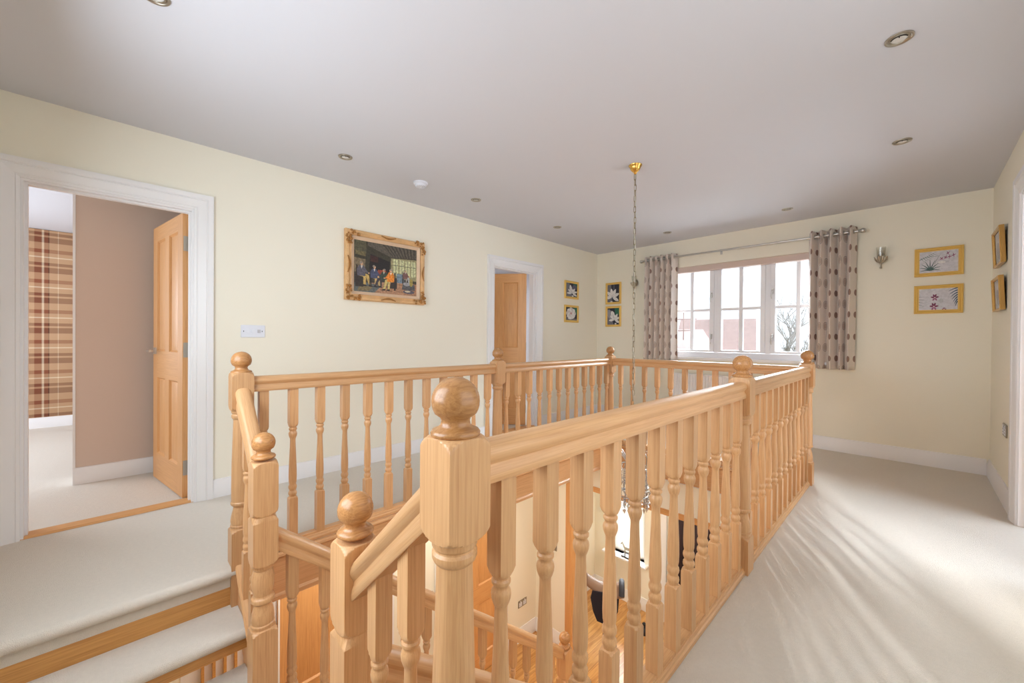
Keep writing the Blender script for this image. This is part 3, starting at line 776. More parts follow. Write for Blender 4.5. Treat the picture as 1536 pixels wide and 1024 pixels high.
sconce('silver shell wall light behind the chandelier chain, left of the window', (-2.733, YF, 1.887))

# ------------------------------------------------------------------ curtain pole, curtains
PY, PZ = 5.045, 2.160
t = thing('curtain_pole', 'slim silver metal curtain pole with ball ends above the window', 'curtain pole', (MX, PY, PZ))
part('pole', MB().tube([(-2.575-MX, 0, 0), (-.385-MX, 0, 0)], .011, 12), 'chrome', t)
for x, s in ((-2.575, -1), (-.385, 1)):
    secs = [(0, .012), (.004, .016), (.008, .012), (.012, .016)]+[(.034-.024*cos(pi*j/10), max(.0005, .024*sin(pi*j/10))) for j in range(2, 11)]
    mb = MB(); n = 20; vs = []; fs = []
    for z, r in secs: vs += [(s*z, r*cos(2*pi*k/n), r*sin(2*pi*k/n)) for k in range(n)]
    for i in range(len(secs)-1): fs += [(i*n+k, i*n+(k+1) % n, (i+1)*n+(k+1) % n, (i+1)*n+k) for k in range(n)]
    mb.add(vs, fs); part('ball_end', mb, 'chrome', t, (x-MX, 0, 0), ang=50)
for x in (-2.52, -1.63, -.44):
    part('bracket', MB().tube([(0, YF-PY, -.0), (0, .012, 0)], .006, 8).box(-.012, .012, YF-PY-.006, YF-PY, -.03, .03), 'chrome', t, (x-MX, 0, 0))
def curtain(label, x0, x1, folds, z0, z1, amp, wander, phase, uoff, flat=None):
    t = thing('curtain', label, 'curtain', ((x0+x1)/2, PY, z0), 0, 'dotted eyelet curtains'); cx = (x0+x1)/2
    nx, nz = folds*14, 26; grid = []
    rnd = random.Random(int(phase*100)); jit = [rnd.uniform(-.4, .4) for _ in range(folds+3)]; dj = [rnd.uniform(-1, 1) for _ in range(folds+3)]
    lens = [0.0]; row0 = None
    def pt(u, v):   # u 0..1 across, v 0 bottom..1 top
        k = u*folds; a = 2*pi*k+phase; i = int(k); f = k-i
        A = amp*(1+.25*(jit[i]*(1-f)+jit[i+1]*f))*(1+.12*(1-v))
        x = x0+(x1-x0)*u - .05*(x1-x0)/folds*sin(2*a) + wander*(1-v)*(dj[i]*(1-f)+dj[i+1]*f)
        y = A*cos(a)+.006*sin(7*v+3*u)
        if v < 1: y = max(-.10, min(y, .078))
        return (x-cx, y, (z1-z0)*v)
    vs = []; us = []
    for j in range(nz+1):
        v = j/nz
        for i in range(nx+1): vs.append(pt(i/nx, v))
    for i in range(1, nx+1):
        a = Vector(pt((i-1)/nx, .5)); b = Vector(pt(i/nx, .5)); lens.append(lens[-1]+(b-a).length)
    fs = [(j*(nx+1)+i, j*(nx+1)+i+1, (j+1)*(nx+1)+i+1, (j+1)*(nx+1)+i) for j in range(nz) for i in range(nx)]
    mb = MB().add(vs, fs); me = mb.mesh('curtain_cloth', 'curtain', ang=70)
    uvl = me.uv_layers.new(name='UVMap')
    for poly in me.polygons:
        for li in poly.loop_indices:
            vi = me.loops[li].vertex_index; uvl.data[li].uv = ((lens[vi % (nx+1)]/lens[-1]*folds*2-2*(.5-phase/(2*pi))+2.5+2*uoff)*.115, vs[vi][2])
    o = link('cloth', me, t); sd = o.modifiers.new('thick', 'SOLIDIFY'); sd.thickness = .004
    for k in range(2*folds):
        u = (k+.5-phase/pi*1.0)/(2*folds)
        if 0 < u < 1:
            p = pt(u, (PZ-z0)/(z1-z0))
            part('eyelet', MB().tube([(0, .021*cos(2*pi*q/16), .021*sin(2*pi*q/16)) for q in range(16)], .004, 6, True), 'chrome', t, (p[0], 0, PZ-z0))
curtain('grey and brown spotted eyelet curtain on the left side of the window', -2.56, -2.13, 6, .825, 2.205, .054, .010, .9, 0)
curtain('grey and brown spotted eyelet curtain on the right side of the window', -.775, -.395, 5, .825, 2.215, .060, .016, .2, 1)

# ------------------------------------------------------------------ radiator under the window
t = thing('radiator', 'white ribbed panel radiator on the wall below the window', 'radiator', (-1.55, YF, .13))
rp = MB(); RW, RH = 1.30, .555
nrib = 34
prof = []
for k in range(nrib):
    x = -RW/2+RW*k/nrib; d = RW/nrib
    prof += [(x, -.075), (x+d*.3, -.083), (x+d*.7, -.083)]
prof += [(RW/2, -.075), (RW/2, -.060), (-RW/2, -.060)]
rp.prism(prof, lambda p, q: (p, q, .01), lambda p, q: (p, q, RH-.01))
part('panel', rp, 'white', t, ang=20)
part('grille', MB().box(-RW/2, RW/2, -.080, -.025, RH-.01, RH).box(-RW/2-.004, -RW/2, -.08, -.025, 0, RH).box(RW/2, RW/2+.004, -.08, -.025, 0, RH), 'white', t)
part('bracket', MB().box(-.45, -.42, -.06, -.0005, .08, .5).box(.42, .45, -.06, -.0005, .08, .5), 'white', t)
part('valve', MB().tube([(RW/2+.004, -.05, .06), (RW/2+.05, -.05, .06)], .012, 10).tube([(RW/2+.045, -.05, .05), (RW/2+.045, -.05, -.129)], .008, 8).lathe([(.07, .017), (.12, .018), (.125, .012)], 14, RW/2+.045, -.05), 'white', t)

# ------------------------------------------------------------------ pictures (local x right, z up, front -y)
def art(name, parent, w_, h_, y, bgcol, shapes, mat='print'):
    """flat printed sheet: shapes = [(colour, [(u,v)...])] painted in order"""
    vs = []; fs = []; cols = []
    def poly(pts, c, k):
        o = len(vs); vs.extend(((u-.5)*w_, y-.00025*k, (v-.5)*h_) for u, v in pts); fs.append(tuple(range(o, o+len(pts)))); cols.append(c)
    poly([(0, 0), (1, 0), (1, 1), (0, 1)], bgcol, 0)
    for k, (c, pts) in enumerate(shapes): poly([(min(1, max(0, u)), min(1, max(0, v))) for u, v in pts], c, 1+k*.12)
    me = bpy.data.meshes.new(name); me.from_pydata(vs, [], fs); me.materials.append(M[mat])
    ca = me.color_attributes.new('Col', 'FLOAT_COLOR', 'CORNER')
    for p, c in zip(me.polygons, cols):
        for li in p.loop_indices: ca.data[li].color = c
    return link(name, me, parent)
def frame_mb(w_, h_, prof):
    """mitred frame; prof = [(inset from the outer edge, depth towards the viewer)]"""
    mb = MB(); n = len(prof); vs = []
    for sx, sz in ((-1, -1), (1, -1), (1, 1), (-1, 1)):
        for i, d in prof: vs.append((sx*(w_/2-i), -d, sz*(h_/2-i)))
    fs = [(c*n+k, ((c+1) % 4)*n+k, ((c+1) % 4)*n+k+1, c*n+k+1) for c in range(4) for k in range(n-1)]
    return mb.add(vs, fs)
def ell(cx, cy, rx, ry, rot=0, n=14, jag=0, rnd=None):
    out = []
    for k in range(n):
        a = 2*pi*k/n; j = 1+(rnd.uniform(-jag, jag) if rnd else 0)
        x, y = rx*cos(a)*j, ry*sin(a)*j; out.append((cx+x*cos(rot)-y*sin(rot), cy+x*sin(rot)+y*cos(rot)))
    return out
def petal(cx, cy, ang, L, W, asp=1.0):
    pts = []
    for t_, w_ in ((0, .12), (.3, .8), (.6, 1), (.85, .55), (1, 0), (.85, -.55), (.6, -1), (.3, -.8), (0, -.12)):
        x, y = L*t_, W*w_*.5; pts.append((cx+(x*cos(ang)-y*sin(ang)), cy+(x*sin(ang)+y*cos(ang))*asp))
    return pts
def blade(x, y, ang, L, W, bend=.0, asp=1.0):
    l, r = [], []
    for k in range(7):
        t_ = k/6; a = ang+bend*t_; cx = x+L*t_*cos(ang+bend*t_*.5); cy = y+L*t_*sin(ang+bend*t_*.5)*asp
        w_ = W*(1-t_)**.7*.5+.001; l.append((cx-w_*sin(a), cy+w_*cos(a)*asp)); r.append((cx+w_*sin(a), cy-w_*cos(a)*asp))
    return l+r[::-1]
FP = [(0, 0), (0, .018), (.004, .022), (.020, .020), (.026, .014), (.030, .012)]
def picture(label, loc, rz, w_, h_, bg, shapes, fmat='gold', fp=FP, tilt=0, group='small framed flower pictures'):
    t = thing('picture', label, 'picture', loc, rz, group)
    if tilt: t.rotation_euler = (radians(tilt), 0, rz)
    fw = fp[-1][0]
    part('frame', frame_mb(w_, h_, fp).box(-w_/2+.004, w_/2-.004, -.008, -.001, -h_/2+.004, h_/2-.004), fmat, t, ang=20)
    art('print', t, w_-2*fw+.004, h_-2*fw+.004, -.0095, bg, shapes)
    return t
W_ = srgb(226, 224, 222); G_ = srgb(168, 168, 172); NV = srgb(36, 40, 58); GR = srgb(40, 104, 84); GY = srgb(112, 112, 122); PK = srgb(214, 190, 190)
rnd = random.Random(3)
def lily(cx, cy, s, asp):
    out = []
    for a in (20, 62, 100, 140, 185, -30): 
        out.append((W_ if a % 40 else srgb(204, 202, 204), petal(cx, cy, radians(a), s, s*.38, asp)))
        out.append((G_, blade(cx, cy, radians(a), s*.85, s*.03, 0, asp)))
    return out
A1 = [(GY, [(0, 0), (.42, 0), (.30, 1), (0, 1)]), (srgb(80, 84, 100), [(.5, .55), (.62, .55), (.6, 1), (.5, 1)])]+lily(.42, .30, .62, .8)+[(W_, ell(.35, .02, .10, .05)), (srgb(60, 80, 100), blade(.4, .3, -1.2, .3, .05))]
A2 = [(GY, [(0, 0), (.55, 0), (.25, .55), (0, 1)]), (GR, [(.6, 1), (1, 1), (1, .6), (.7, .55)]), (srgb(150, 150, 158), ell(.18, .65, .2, .3, .4))]+lily(.62, .30, .5, .8)+[(W_, petal(.55, .42, 1.9, .55, .3, .8)), (G_, blade(.55, .42, 1.9, .5, .05, 0, .8)), (W_, ell(.7, .06, .08, .05))]
A3 = [(GY, [(0, 0), (.6, 0), (.4, .4), (.3, 1), (0, 1)]), (GR, [(.62, 1), (1, 1), (1, .7), (.7, .75)]), (srgb(90, 90, 112), ell(.75, .7, .2, .2))]+lily(.55, .28, .5, .8)+[(W_, petal(.48, .3, 1.75, .66, .22, .9)), (G_, blade(.48, .3, 1.75, .6, .04, 0, .9)), (W_, ell(.6, .07, .09, .05))]
A4 = [(srgb(120, 116, 118), [(0, 0), (1, 0), (1, .12), (0, .3)]), (GR, [(.66, 1), (1, 1), (1, .5), (.8, .45)])]
for a in range(0, 360, 45): A4.append((W_ if a % 90 else srgb(208, 202, 200), ell(.46+.2*cos(radians(a)), .54+.2*sin(radians(a)), .24, .19, radians(a), 14, .1, rnd)))
A4 += [(W_, ell(.45, .22, .28, .14, .2, 14, .1, rnd)), (PK, ell(.46, .54, .12, .11)), (srgb(182, 120, 116), ell(.46, .53, .05, .05))]
picture('small gold framed white lily on dark blue, upper of the pair on the window wall', (-3.083, YF, 1.775), 0, .25, .312, NV, A1)
picture('small gold framed white lily with green corner, lower of the pair on the window wall', (-3.081, YF, 1.440), 0, .25, .298, NV, A2)
picture('small framed pale lily, upper of the pair on the left wall', (XL, 4.488, 1.786), pi/2, .31, .245, NV, A3)
picture('small framed round white blossom, lower of the pair on the left wall', (XL, 4.489, 1.456), pi/2, .312, .238, NV, A4)
PG = srgb(206, 204, 210); TE = srgb(70, 96, 92); PL = srgb(122, 48, 84); PL2 = srgb(160, 96, 130); BL = srgb(70, 92, 112)
F1 = []
for k in range(9): F1.append((TE, blade(.29, .12, radians(15+k*19), .36-.02*abs(k-4), .035, radians(-40+k*10), 1.5)))
for k in range(7): F1.append((srgb(120, 140, 140), blade(.05+.05*k, .72+.03*k, radians(-70+4*k), .2, .016, .5, 1.3)))
F1 += [(srgb(110, 128, 128), blade(0, .62, .5, .5, .018, -.7, 1.6)), (srgb(120, 130, 130), blade(.40, .40, 1.2, .35, .012, -.3, 1.6)), (srgb(190, 190, 196), ell(.62, .48, .16, .06)), (W_, ell(.58, .46, .1, .05))]
for i, (u, v) in enumerate(((.58, .62), (.68, .66), (.78, .68), (.88, .74), (.74, .85))):
    for a in (40, 130, 210, 320): F1.append((PL if a < 200 else PL2, blade(u, v, radians(a+i*20), .06, .022, .3, 1.7)))
F1 += [(PL2, blade(.5, .55, .35, .5, .008, .2, 1.0))]
F2 = [(srgb(196, 198, 202), blade(.5, .0, 1.5, .5, .02, .1, 1.5)), (srgb(190, 190, 194), ell(.58, .42, .05, .12))]
for k in range(7): F2.append((BL, blade(.99, .98-.10*k, radians(190+8*k), .26-.015*k, .035, .5, 1.5)))
for k in range(4): F2.append((srgb(120, 130, 134), blade(.0, .62-.12*k, radians(10-8*k), .16, .012, -.4, 1.4)))
for u, v, s in ((.42, .58, .11), (.40, .16, .12), (.66, .02, .06)):
    for a in (10, 70, 115, 170, 240, 300): F2.append((PL if a % 20 else PL2, petal(u, v, radians(a), s, s*.42, 1.6)))
    F2.append((PK, ell(u, v, .02, .035)))
FP2 = [(0, 0), (0, .018), (.006, .022), (.014, .016), (.020, .020), (.026, .012), (.032, .012)]
picture('gold framed landscape print of ferns and orchids, upper of two right of the window', (.145, YF, 1.810), 0, .297, .250, PG, F1, fp=FP2)
picture('gold framed landscape print of purple orchids, lower of two right of the window', (.145, YF, 1.480), 0, .297, .250, PG, F2, fp=FP2)
FP3 = [(0, 0), (0, .022), (.003, .026), (.012, .024), (.016, .016), (.018, .014)]
LS = [(srgb(170, 168, 172), ell(.4, .4, .2, .3, .4)), (srgb(120, 140, 120), blade(.2, .1, 1.2, .6, .06, .3)), (srgb(150, 110, 90), blade(.6, .1, 1.7, .5, .05, .3))]
picture('slim brass framed print on the right-hand wall, upper of two seen edge-on', (XR-.012, 4.56, 1.795), -pi/2, .37, .262, srgb(206, 204, 204), LS, 'brassframe', FP3, 2.5)
picture('slim brass framed print on the right-hand wall, lower of two seen edge-on', (XR-.012, 4.56, 1.455), -pi/2, .37, .242, srgb(206, 204, 204), LS, 'brassframe', FP3, 2.5)

# large gilt painting: an invented tavern interior
t = thing('painting', 'large gilt framed painting of seated men in a dark tavern room', 'painting', (XL, 1.730, 1.717), pi/2)
FL = [(0, 0), (0, .030), (.008, .042), (.022, .046), (.034, .036), (.042, .030), (.05, .034)]
part('frame', frame_mb(.760, .595, FL).box(-.37, .37, -.012, -.001, -.29, .29), 'antique', t, ang=25)
part('slip', frame_mb(.662, .497, [(0, .030), (.004, .034), (.024, .022), (.03, .016)]), 'antique_l', t, ang=25)
r2 = random.Random(5)
for sx in (-1, 1):
    for sz in (-1, 1):
        orn = MB()
        for k in range(26):
            a = r2.uniform(0, .12); b = r2.uniform(0, .12)
            if min(a, b) > .045: a = r2.uniform(0, .045)
            orn.sphere((sx*(.378-a), -.044-r2.uniform(0, .008), sz*(.296-b)), r2.uniform(.006, .012), 8, 6)
        part('carved_ornament', orn, 'antique_d', t, ang=60)
for u in (-1, 1):
    o1, o2 = MB(), MB()
    for k in range(13):
        d = (k-6)*.011; o1.sphere((d, -.047, u*(.278-.010*cos(d*30))), .010-.0007*abs(k-6), 8, 6); o2.sphere((u*(.360-.010*cos(d*30)), -.047, d), .010-.0007*abs(k-6), 8, 6)
    part('carved_ornament', o1, 'antique_d', t, ang=60); part('carved_ornament', o2, 'antique_d', t, ang=60)
c = srgb
T = []
T += [(c(58, 52, 38), [(0, .35), (.55, .35), (.55, 1), (0, 1)]), (c(86, 82, 60), [(0, .8), (.18, .76), (.18, 1), (0, 1)]), (c(110, 98, 64), [(.02, .72), (.17, .70), (.17, .78), (.02, .8)]), (c(120, 104, 78), [(0, .38), (.16, .4), (.17, .64), (0, .66)])]
T += [(c(92, 84, 72), [(.2, 1), (1, 1), (1, .80), (.56, .76), (.2, .92)])]
for k in range(9): T.append((c(60, 52, 44), [(.42+.065*k, 1), (.445+.065*k, 1), (.60+.045*k, .78), (.585+.045*k, .78)]))
T += [(c(24, 18, 16), [(.22, .46), (.54, .44), (.54, .66), (.24, .76)]), (c(58, 28, 22), [(.24, .62), (.36, .6), (.36, .72), (.24, .74)]), (c(150, 66, 44), [(.34, .36), (.50, .36), (.48, .47), (.36, .47)])]
T += [(c(150, 142, 104), [(.56, .34), (1, .32), (1, .78), (.56, .74)])]
for x0 in (.60, .70, .80, .90):
    T.append((c(196, 196, 150), [(x0, .40), (x0+.08, .40), (x0+.08, .73), (x0, .73)]))
    T.append((c(112, 112, 92), [(x0, .60), (x0+.08, .60), (x0+.08, .615), (x0, .615)])); T.append((c(112, 112, 92), [(x0+.036, .4), (x0+.044, .4), (x0+.044, .73), (x0+.036, .73)]))
T += [(c(112, 130, 142), [(.64, .22), (.78, .22), (.78, .44), (.66, .44)])]
T += [(c(168, 124, 92), [(0, 0), (1, 0), (1, .26), (.5, .24), (0, .14)]), (c(92, 96, 92), [(0, 0), (.3, .0), (.42, .16), (.1, .2), (0, .16)]), (c(120, 104, 70), [(.05, .02), (.22, .03), (.28, .12), (.08, .12)])]
def man(x, y, coat, leg, s=1.0, lean=0):
    k = 1 if lean >= 0 else -1; L = abs(lean)+.035
    kx = x+k*(.05*s+L*.5); fx = kx+k*L*.6; b = y-.19*s
    return [(c(44, 32, 26), [(x-.055*s, b), (x-.04*s, b), (x-.04*s, y-.03), (x+.05*s, y-.03), (x+.05*s, b), (x+.06*s, b), (x+.065*s, y), (x-.06*s, y)]), (c(44, 32, 26), [(x-k*.075*s, b), (x-k*.06*s, b), (x-k*.05*s, y+.15*s), (x-k*.07*s, y+.17*s)]),
            (leg, [(x-k*.03, y+.035*s), (kx, y+.01*s), (kx, y-.05*s), (x-k*.03, y-.03*s)]), (leg, [(kx-k*.03*s, y-.01*s), (kx+k*.012, y+.005), (fx+k*.01, b+.01), (fx-k*.022*s, b+.01)]), (leg, [(kx-k*.06*s, y-.03*s), (kx-k*.025, y-.02), (kx-k*.03, b+.01), (kx-k*.06*s, b+.01)]),
            (c(34, 28, 30), [(fx-k*.025*s, b+.02), (fx+k*.01, b+.015), (fx+k*.04*s, b-.015), (fx-k*.025*s, b-.015)]), (c(34, 28, 30), [(kx-k*.06*s, b+.02), (kx-k*.03, b+.015), (kx-k*.005*s, b-.015), (kx-k*.06*s, b-.015)]),
            (coat, [(x-.055*s, y-.03), (x+.05*s, y-.03), (x+.055*s, y+.10*s), (x+.03*s, y+.155*s), (x-.03*s, y+.16*s), (x-.06*s, y+.09*s)]), (coat, [(x+k*.02*s, y+.12*s), (x+k*.05*s, y+.11*s), (x+k*.095*s, y+.035*s), (x+k*.07*s, y+.02*s)]),
            (c(206, 160, 122), ell(x+k*.10*s, y+.035*s, .012, .014)), (c(222, 214, 200), [(x-.012*s, y+.155*s), (x+.014*s, y+.155*s), (x+k*.004, y+.10*s)]),
            (c(210, 164, 126), ell(x+k*.003, y+.19*s, .019*s, .030*s)), (c(150, 138, 124), ell(x-k*.007, y+.207*s, .019*s, .022*s))]
T += [(c(50, 40, 30), [(.02, .1), (.14, .1), (.14, .34), (.02, .34)])]+man(.11, .34, c(92, 88, 98), c(190, 160, 90), 1.1, .04)+man(.30, .32, c(70, 76, 104), c(188, 160, 104), 1.0, 0)+man(.45, .30, c(52, 66, 54), c(60, 50, 56), .9, -.05)
T += [(c(48, 36, 30), [(.54, .12), (.66, .12), (.66, .34), (.58, .36)])]+man(.56, .28, c(222, 132, 34), c(198, 176, 110), 1.05, -.02)
T += man(.80, .38, c(120, 84, 78), c(170, 170, 168), .7)+[(c(84, 82, 82), [(.74, .12), (.97, .12), (.96, .24), (.76, .26)]), (c(150, 148, 150), ell(.82, .24, .06, .04)), (c(160, 142, 70), ell(.90, .28, .03, .08)), (c(92, 84, 92), ell(.86, .08, .1, .04)), (c(196, 180, 150), ell(.84, .09, .05, .02))]
art('canvas', t, .606, .441, -.0150, c(64, 56, 44), T, 'paint')

# ------------------------------------------------------------------ chandelier
CHX, CHY = -1.451, 2.699
t = thing('chandelier', 'crystal chandelier hanging low in the stairwell on a long metal chain', 'chandelier', (CHX, CHY, ZC))
part('ceiling_rose', MB().lathe([(0, .048), (-.006, .047), (-.012, .040), (-.020, .038), (-.034, .032), (-.046, .020), (-.052, .012), (-.060, .010), (-.066, .004)], 28), 'brass', t, ang=50)
ch = MB(); z = -.062; k = 0; Lk = .046
while z > -2.07:
    pts = []
    for q in range(14):
        a = 2*pi*q/14; px_, pz_ = .0075*cos(a), (.5*Lk-.0075)*(1 if sin(a) > .01 else (-1 if sin(a) < -.01 else 0))+.0075*sin(a)
        sw = .0015*sin(z*30)
        pts.append((px_+sw, 0, z-.5*Lk+pz_) if k % 2 == 0 else (sw, px_, z-.5*Lk+pz_))
    ch.tube(pts, .0022, 6, True); z -= Lk-.0065; k += 1
part('chain', ch, plain('aged_steel_chain', srgb(150, 138, 112), .35, .9), t, ang=60)
cab = [(.0055*cos(-zz*22), .0055*sin(-zz*22), zz) for zz in [-.06-.02*q for q in range(100)]]
part('cable', MB().tube(cab, .0028, 6), plain('pale_flex', srgb(196, 190, 176), .5), t)
fz = -2.08
fr = MB().lathe([(fz, .006), (fz-.01, .022), (fz-.03, .03), (fz-.05, .016), (fz-.10, .012), (fz-.14, .03), (fz-.17, .036), (fz-.19, .018), (fz-.34, .012), (fz-.37, .03), (fz-.39, .004)], 20)
for rr, zz in ((.105, fz-.13), (.150, fz-.265), (.11, fz-.33)): fr.tube([(rr*cos(2*pi*q/32), rr*sin(2*pi*q/32), zz) for q in range(32)], .005, 8, True)
part('frame', fr, 'chrome', t, ang=60)
for q in range(10):
    a = 2*pi*q/10; am = MB()
    pts = [(.02+.09*sin(s_*pi*.5)+.02*sin(s_*pi), 0, fz-.13+.10*sin(s_*pi)-.0*s_) for s_ in [i/12 for i in range(13)]]
    for off in (0, .014): am.tube([(x*(1-off*4), 0, z_+off) for x, _, z_ in pts], .0028, 6)
    am.tube([(.105, 0, fz-.13), (.13, 0, fz-.16), (.150, 0, fz-.265)], .003, 6)
    part('arm', am, 'chrome', t, (0, 0, 0), a)
def gem(mb, x, y, z, r, h): mb.lathe([(z, .0004), (z-.35*h, r), (z-h, .0004)], 6, x, y)
for rr, zt, zb, cnt in ((.105, fz-.135, fz-.29, 18), (.150, fz-.27, fz-.375, 26), (.11, fz-.335, fz-.435, 18), (.06, fz-.37, fz-.47, 8)):
    for q in range(cnt):
        sm_ = MB(); z = 0
        while z > (zb-zt)+.045: gem(sm_, 0, 0, z, .0075, .017); z -= .0155
        gem(sm_, 0, 0, z, .011, .045)
        a = 2*pi*(q+.3)/cnt; part('crystal_strand', sm_, 'crystal', t, (rr*cos(a), rr*sin(a), zt), a, smooth=False)

# ------------------------------------------------------------------ downstairs things
t = thing('saddle_stand', 'slender dark stand under the saddle on the hall floor downstairs', 'stand', (-2.62, 4.22, ZG))
part('base', MB().lathe([(0, .07), (.012, .07), (.022, .03), (.03, .018)], 24, .075, .03), 'black', t)
part('pole', MB().tube([(.075, .03, .02), (.075, .03, .62)], .014, 10), 'black', t)
part('saddle_rest', MB().tube([(-.12, -.06, .60), (.12, .06, .64)], .05, 12), 'black', t)
t = thing('saddle', 'black and tan leather riding saddle on a stand in the hall downstairs', 'saddle', (-2.62, 4.22, ZG+.66), radians(30))
st = MB(); nu, nv = 16, 12; vs = []
for i in range(nu+1):
    u = i/nu; x = -.22+.44*u; crest = .075+.05*(2*u-1)**2+(.04 if u < .5 else .0)*(1-2*u); hw = .075+.055*u*(1-.0)
    for j in range(nv+1):
        s_ = -1+2*j/nv; vs.append((x, hw*s_*1.15, crest-.09*abs(s_)**2.2))
fs = [(i*(nv+1)+j, i*(nv+1)+j+1, (i+1)*(nv+1)+j+1, (i+1)*(nv+1)+j) for i in range(nu) for j in range(nv)]
o = part('seat', MB().add(vs, fs), 'tan', t, ang=70); o.modifiers.new('thick', 'SOLIDIFY').thickness = .03
for s_ in (-1, 1):
    fp_ = [(-.14, .03), (.12, .03), (.17, -.02), (.16, -.16), (.10, -.30), (.02, -.335), (-.08, -.31), (-.13, -.20), (-.16, -.05)]
    part('flap', MB().prism(fp_, lambda p, q: (p, s_*(.10+.05*(-q)), q), lambda p, q: (p, s_*(.115+.05*(-q)), q)), 'navy', t)
    part('stirrup_leather', MB().box(-.012, .012, s_*.145-.004, s_*.145+.004, -.48, -.02), 'black', t)
o = part('pommel', MB().tube([(.20, .12*sin(a), .03+.08*cos(a)) for a in [radians(-90+18*k) for k in range(11)]], .034, 10), 'greyl', t, ang=60)
t = thing('door_stop', 'small round black object on the oak floor downstairs, half hidden behind a baluster', 'door stop', (-2.36, 4.73, ZG))
part('body', MB().lathe([(0, .05), (.02, .06), (.06, .055), (.09, .03), (.095, .002)], 20), 'black', t)
part('knob', MB().sphere((0, 0, .115), .025, 14, 10), 'black', t)
t = thing('horse_figurine', 'small silver horse figurine on the window sill downstairs', 'figurine', (-2.79, 5.10, -1.95))
part('plinth', MB().box(-.09, .09, -.045, .045, 0, .02), 'dark', t)
hb = MB()
hb.tube([(-.065, 0, .118), (-.03, 0, .118), (.02, 0, .12), (.05, 0, .122)], [.012, .026, .022, .026], 10)
hb.tube([(-.055, 0, .128), (-.075, 0, .16), (-.085, 0, .178)], [.022, .015, .011], 10)
hb.tube([(-.082, 0, .182), (-.10, 0, .172), (-.118, 0, .152)], [.013, .011, .006], 8)
for lx, ly, kx in ((-.05, .012, -.06), (-.05, -.012, -.04), (.05, .012, .062), (.05, -.012, .045)):
    hb.tube([(lx, ly, .115), (kx, ly, .065), (kx+(.006 if lx > 0 else -.002), ly, .02)], [.011, .006, .005], 8)
hb.tube([(.068, 0, .13), (.085, 0, .11), (.088, 0, .07)], [.006, .008, .003], 6)
hb.tube([(-.082, .005, .19), (-.083, .006, .202)], [.004, .001], 6); hb.tube([(-.082, -.005, .19), (-.083, -.006, .202)], [.004, .001], 6)
part('horse', hb, 'pewter', t, ang=60)
t = thing('door_curtain', 'tall dark curtain hanging to the floor at the end of the hall downstairs', 'curtain', (-1.75, 5.06, ZG))
cx_ = MB(); nx = 80; vs = []
for zz in (.012, 2.12):
    for i in range(nx+1): vs.append((-.46+.92*i/nx, .03*cos(2*pi*i/nx*9), zz))
cx_.add(vs, [(i, i+1, nx+2+i, nx+1+i) for i in range(nx)])
o = part('cloth', cx_, 'darkcurt', t, ang=80); o.modifiers.new('thick', 'SOLIDIFY').thickness = .006
part('rail', MB().tube([(-.5, 0, 2.13), (.5, 0, 2.13)], .014, 10).box(-.40, -.38, 0, .074, 2.12, 2.14).box(.38, .40, 0, .074, 2.12, 2.14), 'nickel', t)
struct('trim_15', MB().box(-2.33, -2.255, YF-.025, YF, ZG, -.42), 'white')

# ------------------------------------------------------------------ outside
struct('ground', MB().box(-60, 40, YF+.31, 90, ZG-.4, ZG-.3), 'bounce_ground')
def house(label, x, y, w_, d_, h_, rh, rz=0):
    t = thing('house', label, 'house', (x, y, ZG-.3), rz)
    part('wall', MB().box(-w_/2, w_/2, -d_/2, d_/2, 0, h_), 'brick', t)
    part('roof', MB().prism([(-d_/2-.3, h_-.1), (d_/2+.3, h_-.1), (0, h_+rh)], lambda p, q: (-w_/2-.3, p, q), lambda p, q: (w_/2+.3, p, q)), 'roof', t)
    part('chimney', MB().box(-.3, .3, -.25, .25, h_+rh*.8, h_+rh+.35), 'brick', t)
    for u in (-.28, .22):
        f = part('window', MB().box(w_*u-.5, w_*u+.5, -d_/2-.04, -d_/2, 1.0, 2.1), 'upvc', t)
        part('pane', MB().box(w_*u-.42, w_*u+.42, -d_/2-.05, -d_/2-.04, 1.08, 2.02), 'dark', f)
    return t
h1 = house('pale brick house with tiled roof and an aerial seen through the left window casement', -12.6, 26, 6.0, 6, 3.0, 1.7)
part('aerial', MB().tube([(2.6, -1.2, 3.8), (2.6, -1.2, 5.9)], .04, 8).tube([(1.8, -1.2, 5.3), (3.4, -1.2, 5.3)], .035, 8).tube([(1.2, -1.2, 4.6), (3.2, -1.2, 4.6)], .035, 8), 'roof', h1)
house('pale brick house with a tiled roof seen through the middle window casement', -12.4, 38, 5.4, 7, 3.0, 2.9, radians(14))
def bush(label, x, y, w_, h_, seed):
    r = random.Random(seed); mb = MB()
    for k in range(420):
        a = r.uniform(0, 2*pi); q = sqrt(r.random()); px, py, pz = w_/2*q*cos(a), .7*q*sin(a), h_*(.1+.9*r.random())*(1-.35*q*q)
        n = Vector((r.uniform(-1, 1), r.uniform(-1, 1), r.uniform(-.2, 1))).normalized(); u = n.orthogonal().normalized()*.17; v = n.cross(u)*.6
        p = Vector((px, py, pz)); mb.add([p-u, p-v, p+u, p+v], [(0, 1, 2, 3)])
    mb.sphere((0, 0, h_*.42), h_*.42, 14, 10); t = thing('hedge', label, 'hedge', (x, y, ZG-.3)); part('foliage', mb, 'hedge', t, smooth=False)
bush('green clipped shrub outside, low in the middle window casement', -4.46, 18, 1.9, 3.0, 1)
bush('green rounded shrub outside, low in the right-hand window casement', -2.9, 15.5, 1.7, 3.0, 2)
